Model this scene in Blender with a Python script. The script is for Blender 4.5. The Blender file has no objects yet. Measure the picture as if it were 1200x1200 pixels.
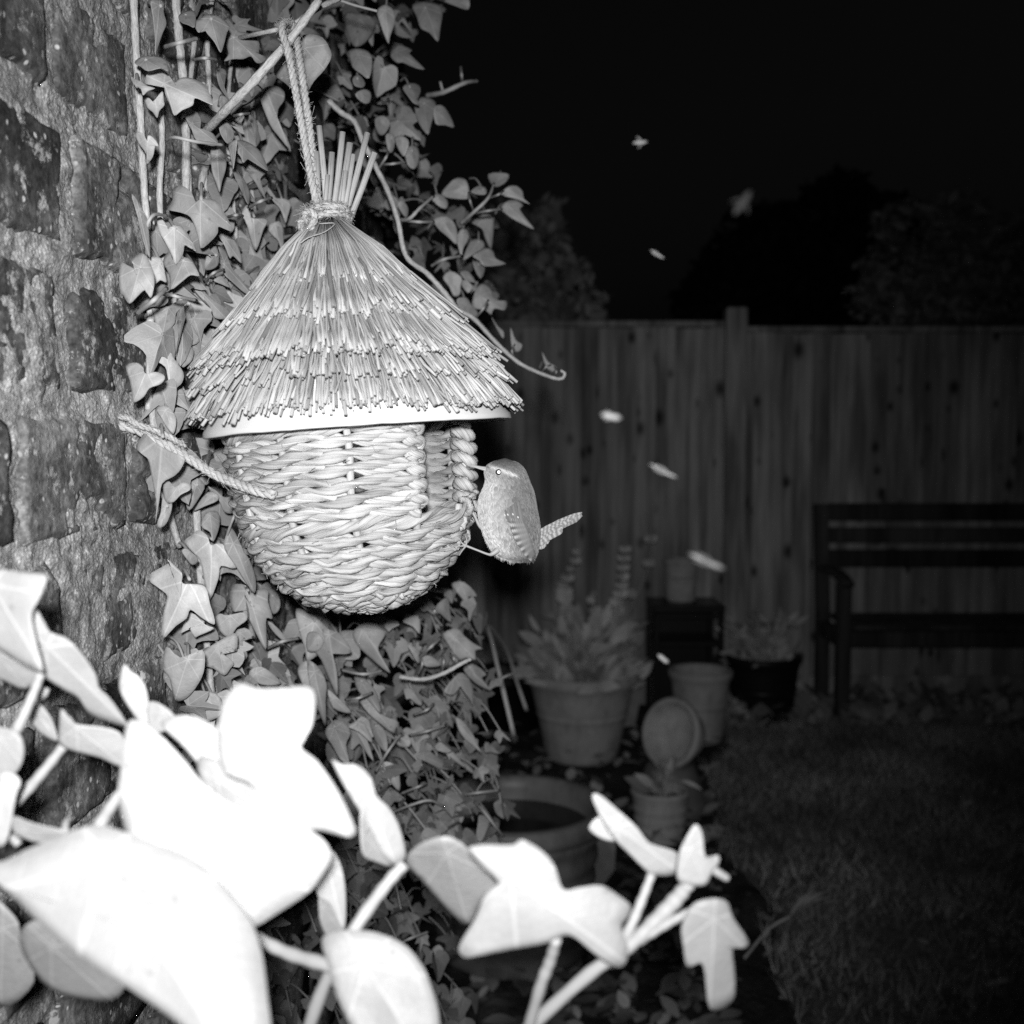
import bpy, math, random
import numpy as np
from mathutils import Vector, Matrix, noise as mnoise

R = random.Random(7)
rad = math.radians
scene = bpy.context.scene
C = scene.collection

# ------------------------------------------------------------------ camera
F = 1287.0                       # focal length in pixels of a 1200 px wide frame
PITCH = rad(3.5)
CAM = Vector((0.0, 0.0, 1.22))
cam_data = bpy.data.cameras.new('camera')
cam_data.sensor_width = 36.0
cam_data.lens = 36.0 * F / 1200.0
cam_data.clip_start = 0.02
cam_data.clip_end = 400.0
cam_data.dof.use_dof = True
cam_data.dof.focus_distance = 0.74
cam_data.dof.aperture_fstop = 8.5
cam = bpy.data.objects.new('camera', cam_data)
cam.location = CAM
cam.rotation_euler = (rad(90) - PITCH, 0, 0)
C.objects.link(cam)
scene.camera = cam

# ------------------------------------------------------------------ night sky
world = bpy.data.worlds.new('World')
scene.world = world
world.use_nodes = True
wn = world.node_tree
wn.nodes.clear()
sky = wn.nodes.new('ShaderNodeTexSky')
sky.sky_type = 'NISHITA'
sky.sun_disc = False
sky.sun_elevation = rad(-3.0)
sky.sun_rotation = rad(250)
bw = wn.nodes.new('ShaderNodeRGBToBW')
bg = wn.nodes.new('ShaderNodeBackground')
bg.inputs['Strength'].default_value = 0.045
wo = wn.nodes.new('ShaderNodeOutputWorld')
wn.links.new(sky.outputs[0], bw.inputs[0])
wn.links.new(bw.outputs[0], bg.inputs['Color'])
wn.links.new(bg.outputs[0], wo.inputs['Surface'])

# ------------------------------------------------------------------ infrared flash of the wildlife camera
fl = bpy.data.lights.new('infrared_flash', 'SPOT')
fl.energy = 50.0
fl.spot_size = rad(78)
fl.spot_blend = 1.0
fl.shadow_soft_size = 0.014
flash = bpy.data.objects.new('infrared_flash', fl)
flash.location = (0.004, -0.08, 1.22 + 0.046)
C.objects.link(flash)
_aim = Vector((-0.115, 1.0, -0.07))
flash.rotation_euler = _aim.to_track_quat('-Z', 'Y').to_euler()

scene.view_settings.view_transform = 'Standard'
scene.view_settings.look = 'None'
scene.view_settings.exposure = 0.0
scene.view_settings.gamma = 1.0
scene.render.engine = 'CYCLES'
scene.cycles.use_denoising = False
scene.cycles.max_bounces = 6
scene.cycles.diffuse_bounces = 3
scene.cycles.transparent_max_bounces = 8
scene.cycles.use_adaptive_sampling = True
scene.cycles.adaptive_threshold = 0.01

# ------------------------------------------------------------------ helpers
cp, sp = math.cos(PITCH), math.sin(PITCH)
FWD = np.array((0.0, cp, -sp)); UP = np.array((0.0, sp, cp)); RIGHT = np.array((1.0, 0.0, 0.0))
CAMN = np.array(CAM)
def P(x, y, d):
    """the point seen at (x, y) of the photograph, d metres deep"""
    return CAMN + RIGHT * ((x - 600) / F * d) + UP * ((600 - y) / F * d) + FWD * d
def ground_at(x, y, z=0.0):
    v = RIGHT * ((x - 600) / F) + UP * ((600 - y) / F) + FWD
    t = (z - CAMN[2]) / v[2]
    return CAMN + v * t
def at_y(x, y, Y):
    v = RIGHT * ((x - 600) / F) + UP * ((600 - y) / F) + FWD
    return CAMN + v * (Y / v[1])
def project(p):
    q = np.asarray(p) - CAMN
    d = q @ FWD
    return 600 + F * (q @ RIGHT) / d, 600 - F * (q @ UP) / d, d

class MB:
    """collects vertices and faces of one mesh, with texture coordinates and a shade per vertex"""
    def __init__(s):
        s.v = []; s.f = []; s.tc = []; s.sh = []; s.n = 0
    def add(s, v, f, tc=None, sh=1.0):
        v = np.asarray(v, float).reshape(-1, 3)
        b = s.n
        s.v.append(v)
        s.f.extend([tuple(int(i) + b for i in q) for q in f])
        s.tc.append(np.zeros_like(v) if tc is None else np.asarray(tc, float).reshape(-1, 3))
        s.sh.append(np.full(len(v), sh, float) if np.isscalar(sh) else np.asarray(sh, float))
        s.n += len(v)
        return s
    def mesh(s, name, origin=None, smooth=True):
        me = bpy.data.meshes.new(name)
        v = np.concatenate(s.v) if s.v else np.zeros((0, 3))
        if origin is not None: v = v - np.asarray(origin)
        me.from_pydata(v.tolist(), [], s.f)
        if s.n:
            a = me.attributes.new('tc', 'FLOAT_VECTOR', 'POINT')
            a.data.foreach_set('vector', np.concatenate(s.tc).astype(np.float32).ravel())
            b = me.attributes.new('shade', 'FLOAT', 'POINT')
            b.data.foreach_set('value', np.concatenate(s.sh).astype(np.float32))
        me.polygons.foreach_set('use_smooth', [smooth] * len(me.polygons))
        me.update()
        return me
    def build(s, name, m, parent=None, origin=None, smooth=True, kind=None):
        """links what was collected as ONE mesh object; origin is in world space"""
        me = s.mesh(name, origin, smooth)
        me.materials.append(m)
        o = bpy.data.objects.new(name, me)
        C.objects.link(o)
        loc = Vector(origin) if origin is not None else Vector((0, 0, 0))
        place(o, loc, parent)
        if kind: o['kind'] = kind
        return o

def place(o, loc, parent):
    if parent is not None:
        o.parent = parent
        p = parent; off = Vector((0, 0, 0))
        while p is not None:
            off += p.location; p = p.parent
        o.location = Vector(loc) - off
    else:
        o.location = loc

def thing(name, label, cat, loc=(0, 0, 0), group=None):
    o = bpy.data.objects.new(name, None)
    o.empty_display_size = 0.05
    C.objects.link(o)
    o.location = Vector(loc)
    tag(o, label, cat, group)
    return o
def tag(o, label, cat=None, group=None, kind=None):
    o['label'] = label
    if cat: o['category'] = cat
    if group: o['group'] = group
    if kind: o['kind'] = kind
    return o

def frames(pts):
    pts = np.asarray(pts, float)
    t = np.gradient(pts, axis=0)
    t /= np.linalg.norm(t, axis=1)[:, None] + 1e-12
    a = np.array((0., 0., 1.)) if abs(t[0][2]) < .9 else np.array((1., 0., 0.))
    n = np.cross(t[0], a); n /= np.linalg.norm(n)
    N = [n]
    for i in range(1, len(pts)):
        n = N[-1] - t[i] * (N[-1] @ t[i])
        n /= np.linalg.norm(n) + 1e-12
        N.append(n)
    N = np.array(N)
    return t, N, np.cross(t, N)

def tube(mb, pts, r, seg=8, caps=True, sh=1.0, lobes=0, lobe_amp=0.0, twist=0.0, flat=1.0, jitter=0.0):
    """a tube along pts; r may vary; lobes and twist (radians a metre) give a fibrous twisted section"""
    pts = np.asarray(pts, float); n = len(pts)
    r = np.full(n, r) if np.isscalar(r) else np.asarray(r, float)
    t, N, B = frames(pts)
    L = np.concatenate(([0], np.cumsum(np.linalg.norm(np.diff(pts, axis=0), axis=1))))
    ph = np.linspace(0, 2 * np.pi, seg, endpoint=False)
    V = np.zeros((n, seg, 3)); T = np.zeros((n, seg, 3))
    for i in range(n):
        tw = twist * L[i]
        rr = r[i] * (1 + lobe_amp * np.sin(lobes * ph) if lobes else np.ones(seg))
        if jitter: rr = rr * (1 + jitter * np.sin(7.3 * ph + 40 * L[i] / max(r[i], 1e-5) * .01 + i))
        a = ph + tw
        if flat != 1.0:
            c = np.cos(ph) * rr; s_ = np.sin(ph) * rr * flat
            x = c * math.cos(tw) - s_ * math.sin(tw); y = c * math.sin(tw) + s_ * math.cos(tw)
            V[i] = pts[i] + x[:, None] * N[i] + y[:, None] * B[i]
        else:
            V[i] = pts[i] + (np.cos(a) * rr)[:, None] * N[i] + (np.sin(a) * rr)[:, None] * B[i]
        T[i, :, 0] = L[i]; T[i, :, 1] = np.cos(ph); T[i, :, 2] = np.sin(ph)
    f = []
    for i in range(n - 1):
        for j in range(seg):
            k = (j + 1) % seg
            f.append((i * seg + j, i * seg + k, (i + 1) * seg + k, (i + 1) * seg + j))
    if caps:
        f.append(tuple(range(seg - 1, -1, -1)))
        f.append(tuple((n - 1) * seg + j for j in range(seg)))
    mb.add(V.reshape(-1, 3), f, T.reshape(-1, 3), sh)
    return mb

def smooth_path(pts, n=8):
    """Catmull-Rom through pts"""
    p = np.asarray(pts, float)
    q = np.vstack((2 * p[0] - p[1], p, 2 * p[-1] - p[-2]))
    out = []
    for i in range(1, len(q) - 2):
        for k in range(n):
            t = k / n
            out.append(.5 * ((2 * q[i]) + (-q[i-1] + q[i+1]) * t + (2*q[i-1] - 5*q[i] + 4*q[i+1] - q[i+2]) * t*t
                             + (-q[i-1] + 3*q[i] - 3*q[i+1] + q[i+2]) * t**3))
    out.append(p[-1])
    return np.array(out)

def smooth_loop(p, n=3):
    p = np.asarray(p, float); m = len(p); out = []
    for i in range(m):
        a, b, c, d = p[i-1], p[i], p[(i+1) % m], p[(i+2) % m]
        for k in range(n):
            t = k / n
            out.append(.5 * (2*b + (c-a)*t + (2*a-5*b+4*c-d)*t*t + (-a+3*b-3*c+d)*t**3))
    return np.array(out)

def box(mb, x0, x1, y0, y1, z0, z1, sh=1.0, M=None, bevel=0.0):
    b = min(bevel, (x1-x0)*.4, (y1-y0)*.4, (z1-z0)*.4)
    if b <= 0:
        v = np.array([(x, y, z) for z in (z0, z1) for y in (y0, y1) for x in (x0, x1)], float)
        f = [(0,2,3,1), (4,5,7,6), (0,1,5,4), (2,6,7,3), (0,4,6,2), (1,3,7,5)]
    else:
        v = []; f = []
        import itertools
        cx, cy, cz = (x0+x1)/2, (y0+y1)/2, (z0+z1)/2
        ids = {}
        for sx, sy, sz in itertools.product((-1, 1), repeat=3):
            X = x1 if sx > 0 else x0; Y = y1 if sy > 0 else y0; Z = z1 if sz > 0 else z0
            for ax in range(3):
                q = [X - sx*b, Y - sy*b, Z - sz*b]
                q[ax] = (X, Y, Z)[ax]
                ids[(sx, sy, sz, ax)] = len(v); v.append(q)
        def quad(l, outward):
            pts = [np.array(v[i]) for i in l]
            nrm = np.cross(pts[1]-pts[0], pts[2]-pts[0])
            f.append(tuple(l) if nrm @ np.array(outward) > 0 else tuple(reversed(l)))
        for ax in range(3):
            o1, o2 = [k for k in range(3) if k != ax]
            for s in (-1, 1):
                l = []
                for a, c in ((-1,-1), (1,-1), (1,1), (-1,1)):
                    k = [0,0,0]; k[ax] = s; k[o1] = a; k[o2] = c
                    l.append(ids[(k[0], k[1], k[2], ax)])
                out = [0,0,0]; out[ax] = s
                quad(l, out)
            for a in (-1, 1):
                for c in (-1, 1):
                    l = []
                    for s, which in ((-1, o1), (1, o1), (1, o2), (-1, o2)):
                        k = [0,0,0]; k[ax] = s; k[o1] = a; k[o2] = c
                        l.append(ids[(k[0], k[1], k[2], which)])
                    out = [0,0,0]; out[o1] = a; out[o2] = c
                    quad(l, out)
        for k in itertools.product((-1, 1), repeat=3):
            quad([ids[(k[0], k[1], k[2], a)] for a in range(3)], k)
        v = np.array(v, float)
    tc = v.copy()
    if M is not None:
        v = (np.c_[v, np.ones(len(v))] @ np.array(M).T)[:, :3]
    mb.add(v, f, tc, sh)
    return mb

def lathe(mb, prof, seg=48, M=None, sh=1.0, wob=0.0):
    """prof: list of (r, z)"""
    ph = np.linspace(0, 2*np.pi, seg, endpoint=False)
    v = []; tc = []
    for r, z in prof:
        rr = r * (1 + wob*np.sin(3*ph+1) + wob*.6*np.sin(5*ph+2))
        v.append(np.c_[rr*np.cos(ph), rr*np.sin(ph), np.full(seg, z)])
    v = np.concatenate(v); tc = v.copy()
    f = []
    for i in range(len(prof)-1):
        for j in range(seg):
            k = (j+1) % seg
            f.append((i*seg+j, i*seg+k, (i+1)*seg+k, (i+1)*seg+j))
    if M is not None:
        v = (np.c_[v, np.ones(len(v))] @ np.array(M).T)[:, :3]
    mb.add(v, f, tc, sh)
    return mb

def fbm(p, o=4, h=1.0, lac=2.1):
    return mnoise.fractal(Vector(p), h, lac, o)

# ------------------------------------------------------------------ materials (an infrared picture has no hues)
def mat(name, base=.4, rough=.7, spec=.3, build=None, transl=0.0):
    m = bpy.data.materials.new(name)
    m.use_nodes = True
    nt = m.node_tree; N = nt.nodes; L = nt.links
    b = N['Principled BSDF']
    b.inputs['Base Color'].default_value = (base, base, base, 1)
    b.inputs['Roughness'].default_value = rough
    b.inputs['Specular IOR Level'].default_value = spec
    if build: build(nt, N, L, b)
    if transl:
        t = N.new('ShaderNodeBsdfTranslucent')
        mx = N.new('ShaderNodeMixShader'); mx.inputs[0].default_value = transl
        src = b.inputs['Base Color']
        if src.is_linked: L.new(src.links[0].from_socket, t.inputs['Color'])
        else: t.inputs['Color'].default_value = (base, base, base, 1)
        out = N['Material Output']
        L.new(b.outputs[0], mx.inputs[1]); L.new(t.outputs[0], mx.inputs[2])
        L.new(mx.outputs[0], out.inputs['Surface'])
    return m

def mathn(N, L, op, a, b=None, c=None, clamp=False):
    n = N.new('ShaderNodeMath'); n.operation = op; n.use_clamp = clamp
    for i, x in enumerate((a, b, c)):
        if x is None: continue
        if isinstance(x, (int, float)): n.inputs[i].default_value = x
        else: L.new(x, n.inputs[i])
    return n.outputs[0]
def attr(N, name, out='Vector'):
    n = N.new('ShaderNodeAttribute'); n.attribute_name = name
    return n.outputs[out]
def mapping(N, L, vec, scale=(1, 1, 1), loc=(0, 0, 0)):
    n = N.new('ShaderNodeMapping')
    n.inputs['Scale'].default_value = scale; n.inputs['Location'].default_value = loc
    L.new(vec, n.inputs['Vector'])
    return n.outputs[0]
def noise_t(N, L, vec, scale, detail=4, rough=.6, dist=0.0):
    n = N.new('ShaderNodeTexNoise')
    n.inputs['Scale'].default_value = scale; n.inputs['Detail'].default_value = detail
    n.inputs['Roughness'].default_value = rough; n.inputs['Distortion'].default_value = dist
    if vec is not None: L.new(vec, n.inputs['Vector'])
    return n.outputs[0]
def voro(N, L, vec, scale, feature='F1', rnd=1.0):
    n = N.new('ShaderNodeTexVoronoi'); n.feature = feature
    n.inputs['Scale'].default_value = scale; n.inputs['Randomness'].default_value = rnd
    if vec is not None: L.new(vec, n.inputs['Vector'])
    return n
def ramp(N, L, x, stops):
    n = N.new('ShaderNodeValToRGB')
    e = n.color_ramp.elements
    while len(e) < len(stops): e.new(.5)
    for k, (p, v) in enumerate(stops):
        e[k].position = p; e[k].color = (v, v, v, 1)
    L.new(x, n.inputs[0])
    return n.outputs[0]
def bump(N, L, b, h, strength=.5, dist=.01):
    n = N.new('ShaderNodeBump')
    n.inputs['Strength'].default_value = strength; n.inputs['Distance'].default_value = dist
    L.new(h, n.inputs['Height'])
    old = b.inputs['Normal']
    if old.is_linked: L.new(old.links[0].from_socket, n.inputs['Normal'])
    L.new(n.outputs[0], old)
def objrand(N):
    return N.new('ShaderNodeObjectInfo').outputs['Random']
def geo(N):
    return N.new('ShaderNodeNewGeometry').outputs['Position']

def leaf_nodes(base, veins=.12, var=.25):
    def f(nt, N, L, b):
        tc = attr(N, 'tc')
        s = N.new('ShaderNodeSeparateXYZ'); L.new(tc, s.inputs[0])
        x, y = s.outputs[0], s.outputs[1]
        ax = mathn(N, L, 'ABSOLUTE', x)
        ang = mathn(N, L, 'ARCTAN2', ax, y)
        r = mathn(N, L, 'SQRT', mathn(N, L, 'ADD', mathn(N, L, 'MULTIPLY', x, x), mathn(N, L, 'MULTIPLY', y, y)))
        dmin = None
        for a0 in (0.0, 0.85, 1.85):
            d = mathn(N, L, 'MULTIPLY', r, mathn(N, L, 'ABSOLUTE', mathn(N, L, 'SINE', mathn(N, L, 'SUBTRACT', ang, a0))))
            dmin = d if dmin is None else mathn(N, L, 'MINIMUM', dmin, d)
        # side veins: slanting lines along y
        sv = mathn(N, L, 'ABSOLUTE', mathn(N, L, 'SINE', mathn(N, L, 'MULTIPLY', mathn(N, L, 'SUBTRACT', y, mathn(N, L, 'MULTIPLY', ax, .9)), 17.0)))
        main = ramp(N, L, dmin, [(0.0, 1.0), (.022, 0.0)])
        side = ramp(N, L, sv, [(0.0, .35), (.13, 0.0)])
        v = mathn(N, L, 'MAXIMUM', main, side)
        n1 = noise_t(N, L, mapping(N, L, geo(N), (1, 1, 1)), 60, 4)
        n2 = noise_t(N, L, geo(N), 420, 3)
        sh = attr(N, 'shade', 'Fac')
        val = mathn(N, L, 'MULTIPLY_ADD', n1, var, base * 1.0 - var * .5)
        val = mathn(N, L, 'MULTIPLY_ADD', n2, .05, val)
        val = mathn(N, L, 'MULTIPLY_ADD', v, veins, val)
        val = mathn(N, L, 'MULTIPLY', val, sh)
        val = mathn(N, L, 'MULTIPLY', val, mathn(N, L, 'MULTIPLY_ADD', objrand(N), .5, .72))
        # a few dark blemishes
        bl = voro(N, L, geo(N), 90)
        spot = ramp(N, L, bl.outputs['Distance'], [(.05, .72), (.13, 1.0)])
        val = mathn(N, L, 'MULTIPLY', val, spot)
        L.new(val, b.inputs['Base Color'])
        hh = mathn(N, L, 'MULTIPLY_ADD', v, -.5, n2)
        bump(N, L, b, hh, .25, .0015)
    return f

# ================================================================== materials
def brick_nodes(nt, N, L, b):
    g = geo(N)
    rnd = objrand(N)
    off = N.new('ShaderNodeCombineXYZ'); L.new(mathn(N, L, 'MULTIPLY', rnd, 9.0), off.inputs[0])
    va = N.new('ShaderNodeVectorMath'); va.operation = 'ADD'
    L.new(g, va.inputs[0]); L.new(off.outputs[0], va.inputs[1])
    p = va.outputs[0]
    big = noise_t(N, L, p, 14, 5, .65)
    fine = noise_t(N, L, p, 190, 5, .7)
    body = ramp(N, L, big, [(.34, .035), (.46, .07), (.56, .125), (.68, .26)])
    val = mathn(N, L, 'MULTIPLY', body, ramp(N, L, fine, [(.3, .35), (.5, 1.0), (.7, 1.9)]))
    val = mathn(N, L, 'MULTIPLY', val, mathn(N, L, 'MULTIPLY_ADD', rnd, .8, .6))
    # pale lime flecks
    vd = voro(N, L, p, 120)
    fl = ramp(N, L, vd.outputs['Distance'], [(.16, 1.0), (.24, 0.0)])
    gate = ramp(N, L, noise_t(N, L, p, 34, 3), [(.46, 0.0), (.54, 1.0)])
    fl = mathn(N, L, 'MULTIPLY', fl, gate)
    patch = ramp(N, L, noise_t(N, L, p, 52, 8, .78), [(.55, 0.0), (.60, 1.0)])
    fl = mathn(N, L, 'MAXIMUM', fl, mathn(N, L, 'MULTIPLY', patch, .7))
    val = mathn(N, L, 'ADD', mathn(N, L, 'MULTIPLY', val, mathn(N, L, 'SUBTRACT', 1.0, fl)), mathn(N, L, 'MULTIPLY', fl, .5))
    L.new(val, b.inputs['Base Color'])
    pits = ramp(N, L, voro(N, L, p, 260).outputs['Distance'], [(.05, 0.0), (.3, 1.0)])
    bump(N, L, b, mathn(N, L, 'MULTIPLY_ADD', pits, .4, fine), .5, .0018)
    bump(N, L, b, mathn(N, L, 'ADD', fl, big), .4, .0012)
def mortar_nodes(nt, N, L, b):
    g = geo(N)
    n = noise_t(N, L, g, 60, 6, .7); f = noise_t(N, L, g, 320, 5, .75)
    val = ramp(N, L, n, [(.3, .20), (.5, .37), (.68, .54)])
    val = mathn(N, L, 'MULTIPLY', val, mathn(N, L, 'MULTIPLY_ADD', f, 1.1, .45))
    wh = ramp(N, L, noise_t(N, L, g, 38, 4), [(.64, 0.0), (.70, 1.0)])
    val = mathn(N, L, 'MULTIPLY_ADD', wh, .32, val)
    gr = voro(N, L, g, 420)
    val = mathn(N, L, 'MULTIPLY', val, ramp(N, L, gr.outputs['Distance'], [(.1, 1.25), (.45, .72)]))
    val = mathn(N, L, 'MULTIPLY', val, ramp(N, L, noise_t(N, L, g, 130, 6, .8), [(.36, .45), (.5, 1.0), (.66, 1.3)]))
    L.new(val, b.inputs['Base Color'])
    bump(N, L, b, mathn(N, L, 'MULTIPLY', gr.outputs['Distance'], -1.0), .5, .0014)
    bump(N, L, b, f, .5, .002)
M_brick = mat('weathered_brick', .16, .92, .15, brick_nodes)
M_mortar = mat('lime_mortar', .4, .95, .1, mortar_nodes)

def wood_nodes(base, knots=True, lo=.62):
    def f(nt, N, L, b):
        tc = attr(N, 'tc'); rnd = objrand(N)
        off = N.new('ShaderNodeCombineXYZ')
        L.new(mathn(N, L, 'MULTIPLY', rnd, 37.0), off.inputs[0]); L.new(mathn(N, L, 'MULTIPLY', rnd, 91.0), off.inputs[2])
        va = N.new('ShaderNodeVectorMath'); va.operation = 'ADD'
        L.new(tc, va.inputs[0]); L.new(off.outputs[0], va.inputs[1])
        p = va.outputs[0]
        grain = noise_t(N, L, mapping(N, L, p, (48, 60, 1.1)), 1.0, 6, .7, .5)
        blot = noise_t(N, L, mapping(N, L, p, (9, 9, 1.3)), 1.0, 3)
        val = mathn(N, L, 'MULTIPLY', ramp(N, L, grain, [(.30, base*lo*.7), (.5, base*.9), (.70, base*1.15)]),
                    ramp(N, L, blot, [(.36, .5), (.52, .95), (.66, 1.25)]))
        val = mathn(N, L, 'MULTIPLY', val, mathn(N, L, 'MULTIPLY_ADD', rnd, .55, .68))
        if knots:
            k = voro(N, L, mapping(N, L, p, (13.0, 9.0, 8.5)), 1.0)
            sz = mathn(N, L, 'MULTIPLY', k.outputs['Distance'], ramp(N, L, k.outputs['Color'], [(.50, 9.0), (.66, 1.7), (.9, .85)]))
            kd = ramp(N, L, sz, [(.14, .2), (.26, .6), (.42, 1.0)])
            val = mathn(N, L, 'MULTIPLY', val, kd)
        L.new(val, b.inputs['Base Color'])
        bump(N, L, b, grain, .4, .004)
    return f
M_fence = mat('rough_fence_timber', .7, .85, .1, wood_nodes(.74))
M_post = mat('fence_post_timber', .7, .85, .1, wood_nodes(.70, False))
M_bench = mat('dark_stained_bench_timber', .12, .6, .3, wood_nodes(.13, False))
def ground_nodes(a, bb, sc):
    def f(nt, N, L, b):
        g = geo(N)
        n = noise_t(N, L, g, sc, 6, .7); m = noise_t(N, L, g, sc*7, 4, .7)
        val = ramp(N, L, mathn(N, L, 'MULTIPLY_ADD', m, .5, mathn(N, L, 'MULTIPLY', n, .5)), [(.35, a), (.65, bb)])
        L.new(val, b.inputs['Base Color'])
        bump(N, L, b, m, .8, .02)
    return f
M_soil = mat('dark_soil', .08, .95, .1, ground_nodes(.04, .16, 9))
M_lawn = mat('lawn_turf', .2, .95, .1, ground_nodes(.14, .42, 5))
def shade_nodes(base, var=.3, sc=40, br=.0):
    def f(nt, N, L, b):
        sh = attr(N, 'shade', 'Fac')
        n = noise_t(N, L, geo(N), sc, 4, .6)
        val = mathn(N, L, 'MULTIPLY', mathn(N, L, 'MULTIPLY_ADD', n, var*2*base, base*(1-var)), sh)
        L.new(val, b.inputs['Base Color'])
        if br: bump(N, L, b, n, br, .004)
    return f
M_grass = mat('grass_blades', .4, .7, .2, shade_nodes(.5))
M_darkleaf = mat('far_tree_leaves', .1, .8, .1, shade_nodes(.10, .5, 3))
M_hedgeleaf = mat('hedge_leaves', .3, .6, .3, shade_nodes(.42, .6, 7))
M_bark = mat('tree_bark', .2, .9, .1, shade_nodes(.2, .5, 30, .5))
M_plant = mat('pot_plant_leaves', .5, .6, .25, shade_nodes(.85, .35, 30))
def terracotta_nodes(base):
    def f(nt, N, L, b):
        g = geo(N)
        n = noise_t(N, L, g, 14, 5, .6); m = noise_t(N, L, mapping(N, L, g, (1, 1, .35)), 40, 4, .7)
        val = ramp(N, L, mathn(N, L, 'MULTIPLY_ADD', m, .5, mathn(N, L, 'MULTIPLY', n, .5)), [(.3, base*.6), (.5, base), (.7, base*1.25)])
        L.new(val, b.inputs['Base Color'])
        bump(N, L, b, m, .25, .004)
    return f
M_terra = mat('terracotta', .6, .75, .25, terracotta_nodes(.80))
M_tub = mat('glazed_tub', .3, .4, .5, terracotta_nodes(.34))
M_blackplastic = mat('black_plastic', .02, .45, .4, shade_nodes(.022, .3, 40))
M_metal = mat('black_painted_metal', .03, .35, .5, shade_nodes(.03, .3, 40))
M_water = mat('dark_still_water', .008, .08, .5)
M_cane = mat('pale_garden_cane', .85, .5, .4, shade_nodes(.88, .2, 60))
M_slate = mat('pale_slate_piece', .4, .8, .2, shade_nodes(.5, .4, 30, .3))
M_flower = mat('white_petals', .9, .6, .2)

# ================================================================== the setting
def sheet(name, x0, x1, y0, y1, z, m, nx=2, ny=2, amp=0.0, fr=3.0):
    mb = MB(); xs = np.linspace(x0, x1, nx); ys = np.linspace(y0, y1, ny)
    v = [(x, y, z + (amp*fbm((x*fr, y*fr, 3.1), 4) if amp else 0)) for y in ys for x in xs]
    f = [(j*nx+i, j*nx+i+1, (j+1)*nx+i+1, (j+1)*nx+i) for j in range(ny-1) for i in range(nx-1)]
    mb.add(v, f)
    o = mb.build(name, m); o['kind'] = 'structure'
    return o
tag(sheet('ground', -60, 60, -30, 90, -0.02, M_soil), 'dark bare soil under the pots and beyond the fence')
tag(sheet('flower_bed', -1.2, 1.12, 1.2, 5.3, 0.0, M_soil, 90, 150, .03, 6), 'dark soil and litter of the bed beneath the pots')
# lawn with an uneven left edge
def lawn_edge(y):
    return .52 + .24*(y-2.0)*.55 + .05*math.sin(3.1*y) + .03*math.sin(9*y+1)
mb = MB(); vs = []; fs = []; ny, nx = 100, 70
for j in range(ny):
    y = .6 + j*(4.3/(ny-1)); e = lawn_edge(y)
    for i in range(nx):
        x = e + (i/(nx-1))**1.4*(4.2-e)
        vs.append((x, y, .035 + .02*fbm((x*4, y*4, 0), 4) - (.04 if i == 0 else 0)))
for j in range(ny-1):
    for i in range(nx-1):
        fs.append((j*nx+i, j*nx+i+1, (j+1)*nx+i+1, (j+1)*nx+i))
mb.add(vs, fs)
lawn = mb.build('lawn', M_lawn); tag(lawn, 'dim lawn stretching from the pots to the bench', kind='structure')
mb = MB()
n_bl = 46000
rs = np.random.RandomState(3)
V = []; Fc = []; S = []
for k in range(n_bl):
    y = 1.5 + 3.35*rs.rand()**.8; e = lawn_edge(y)
    x = e - .02 + (3.1-e)*rs.rand()
    h = .018 + .035*rs.rand()**2 + (.03 if rs.rand() < .04 else 0)
    a = rs.rand()*6.28; w = .0016 + .0012*rs.rand(); l = h*(.3+.9*rs.rand()); b2 = rs.rand()*6.28
    z = .035 + .02*fbm((x*4, y*4, 0), 4)
    dx, dy = math.cos(a)*w, math.sin(a)*w
    V += [(x-dx, y-dy, z-.004), (x+dx, y+dy, z-.004), (x+l*math.cos(b2), y+l*math.sin(b2), z+h)]
    S += [(.45+.8*rs.rand())*(1.05+.9*max(-.6, fbm((x*2.2, y*2.2, 8), 4)))]*3
    Fc.append((3*k, 3*k+1, 3*k+2))
mb.add(V, Fc, None, np.array(S))
g = mb.build('grass', M_grass); tag(g, 'short rough grass of the dim lawn', 'grass', kind='stuff')

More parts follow.
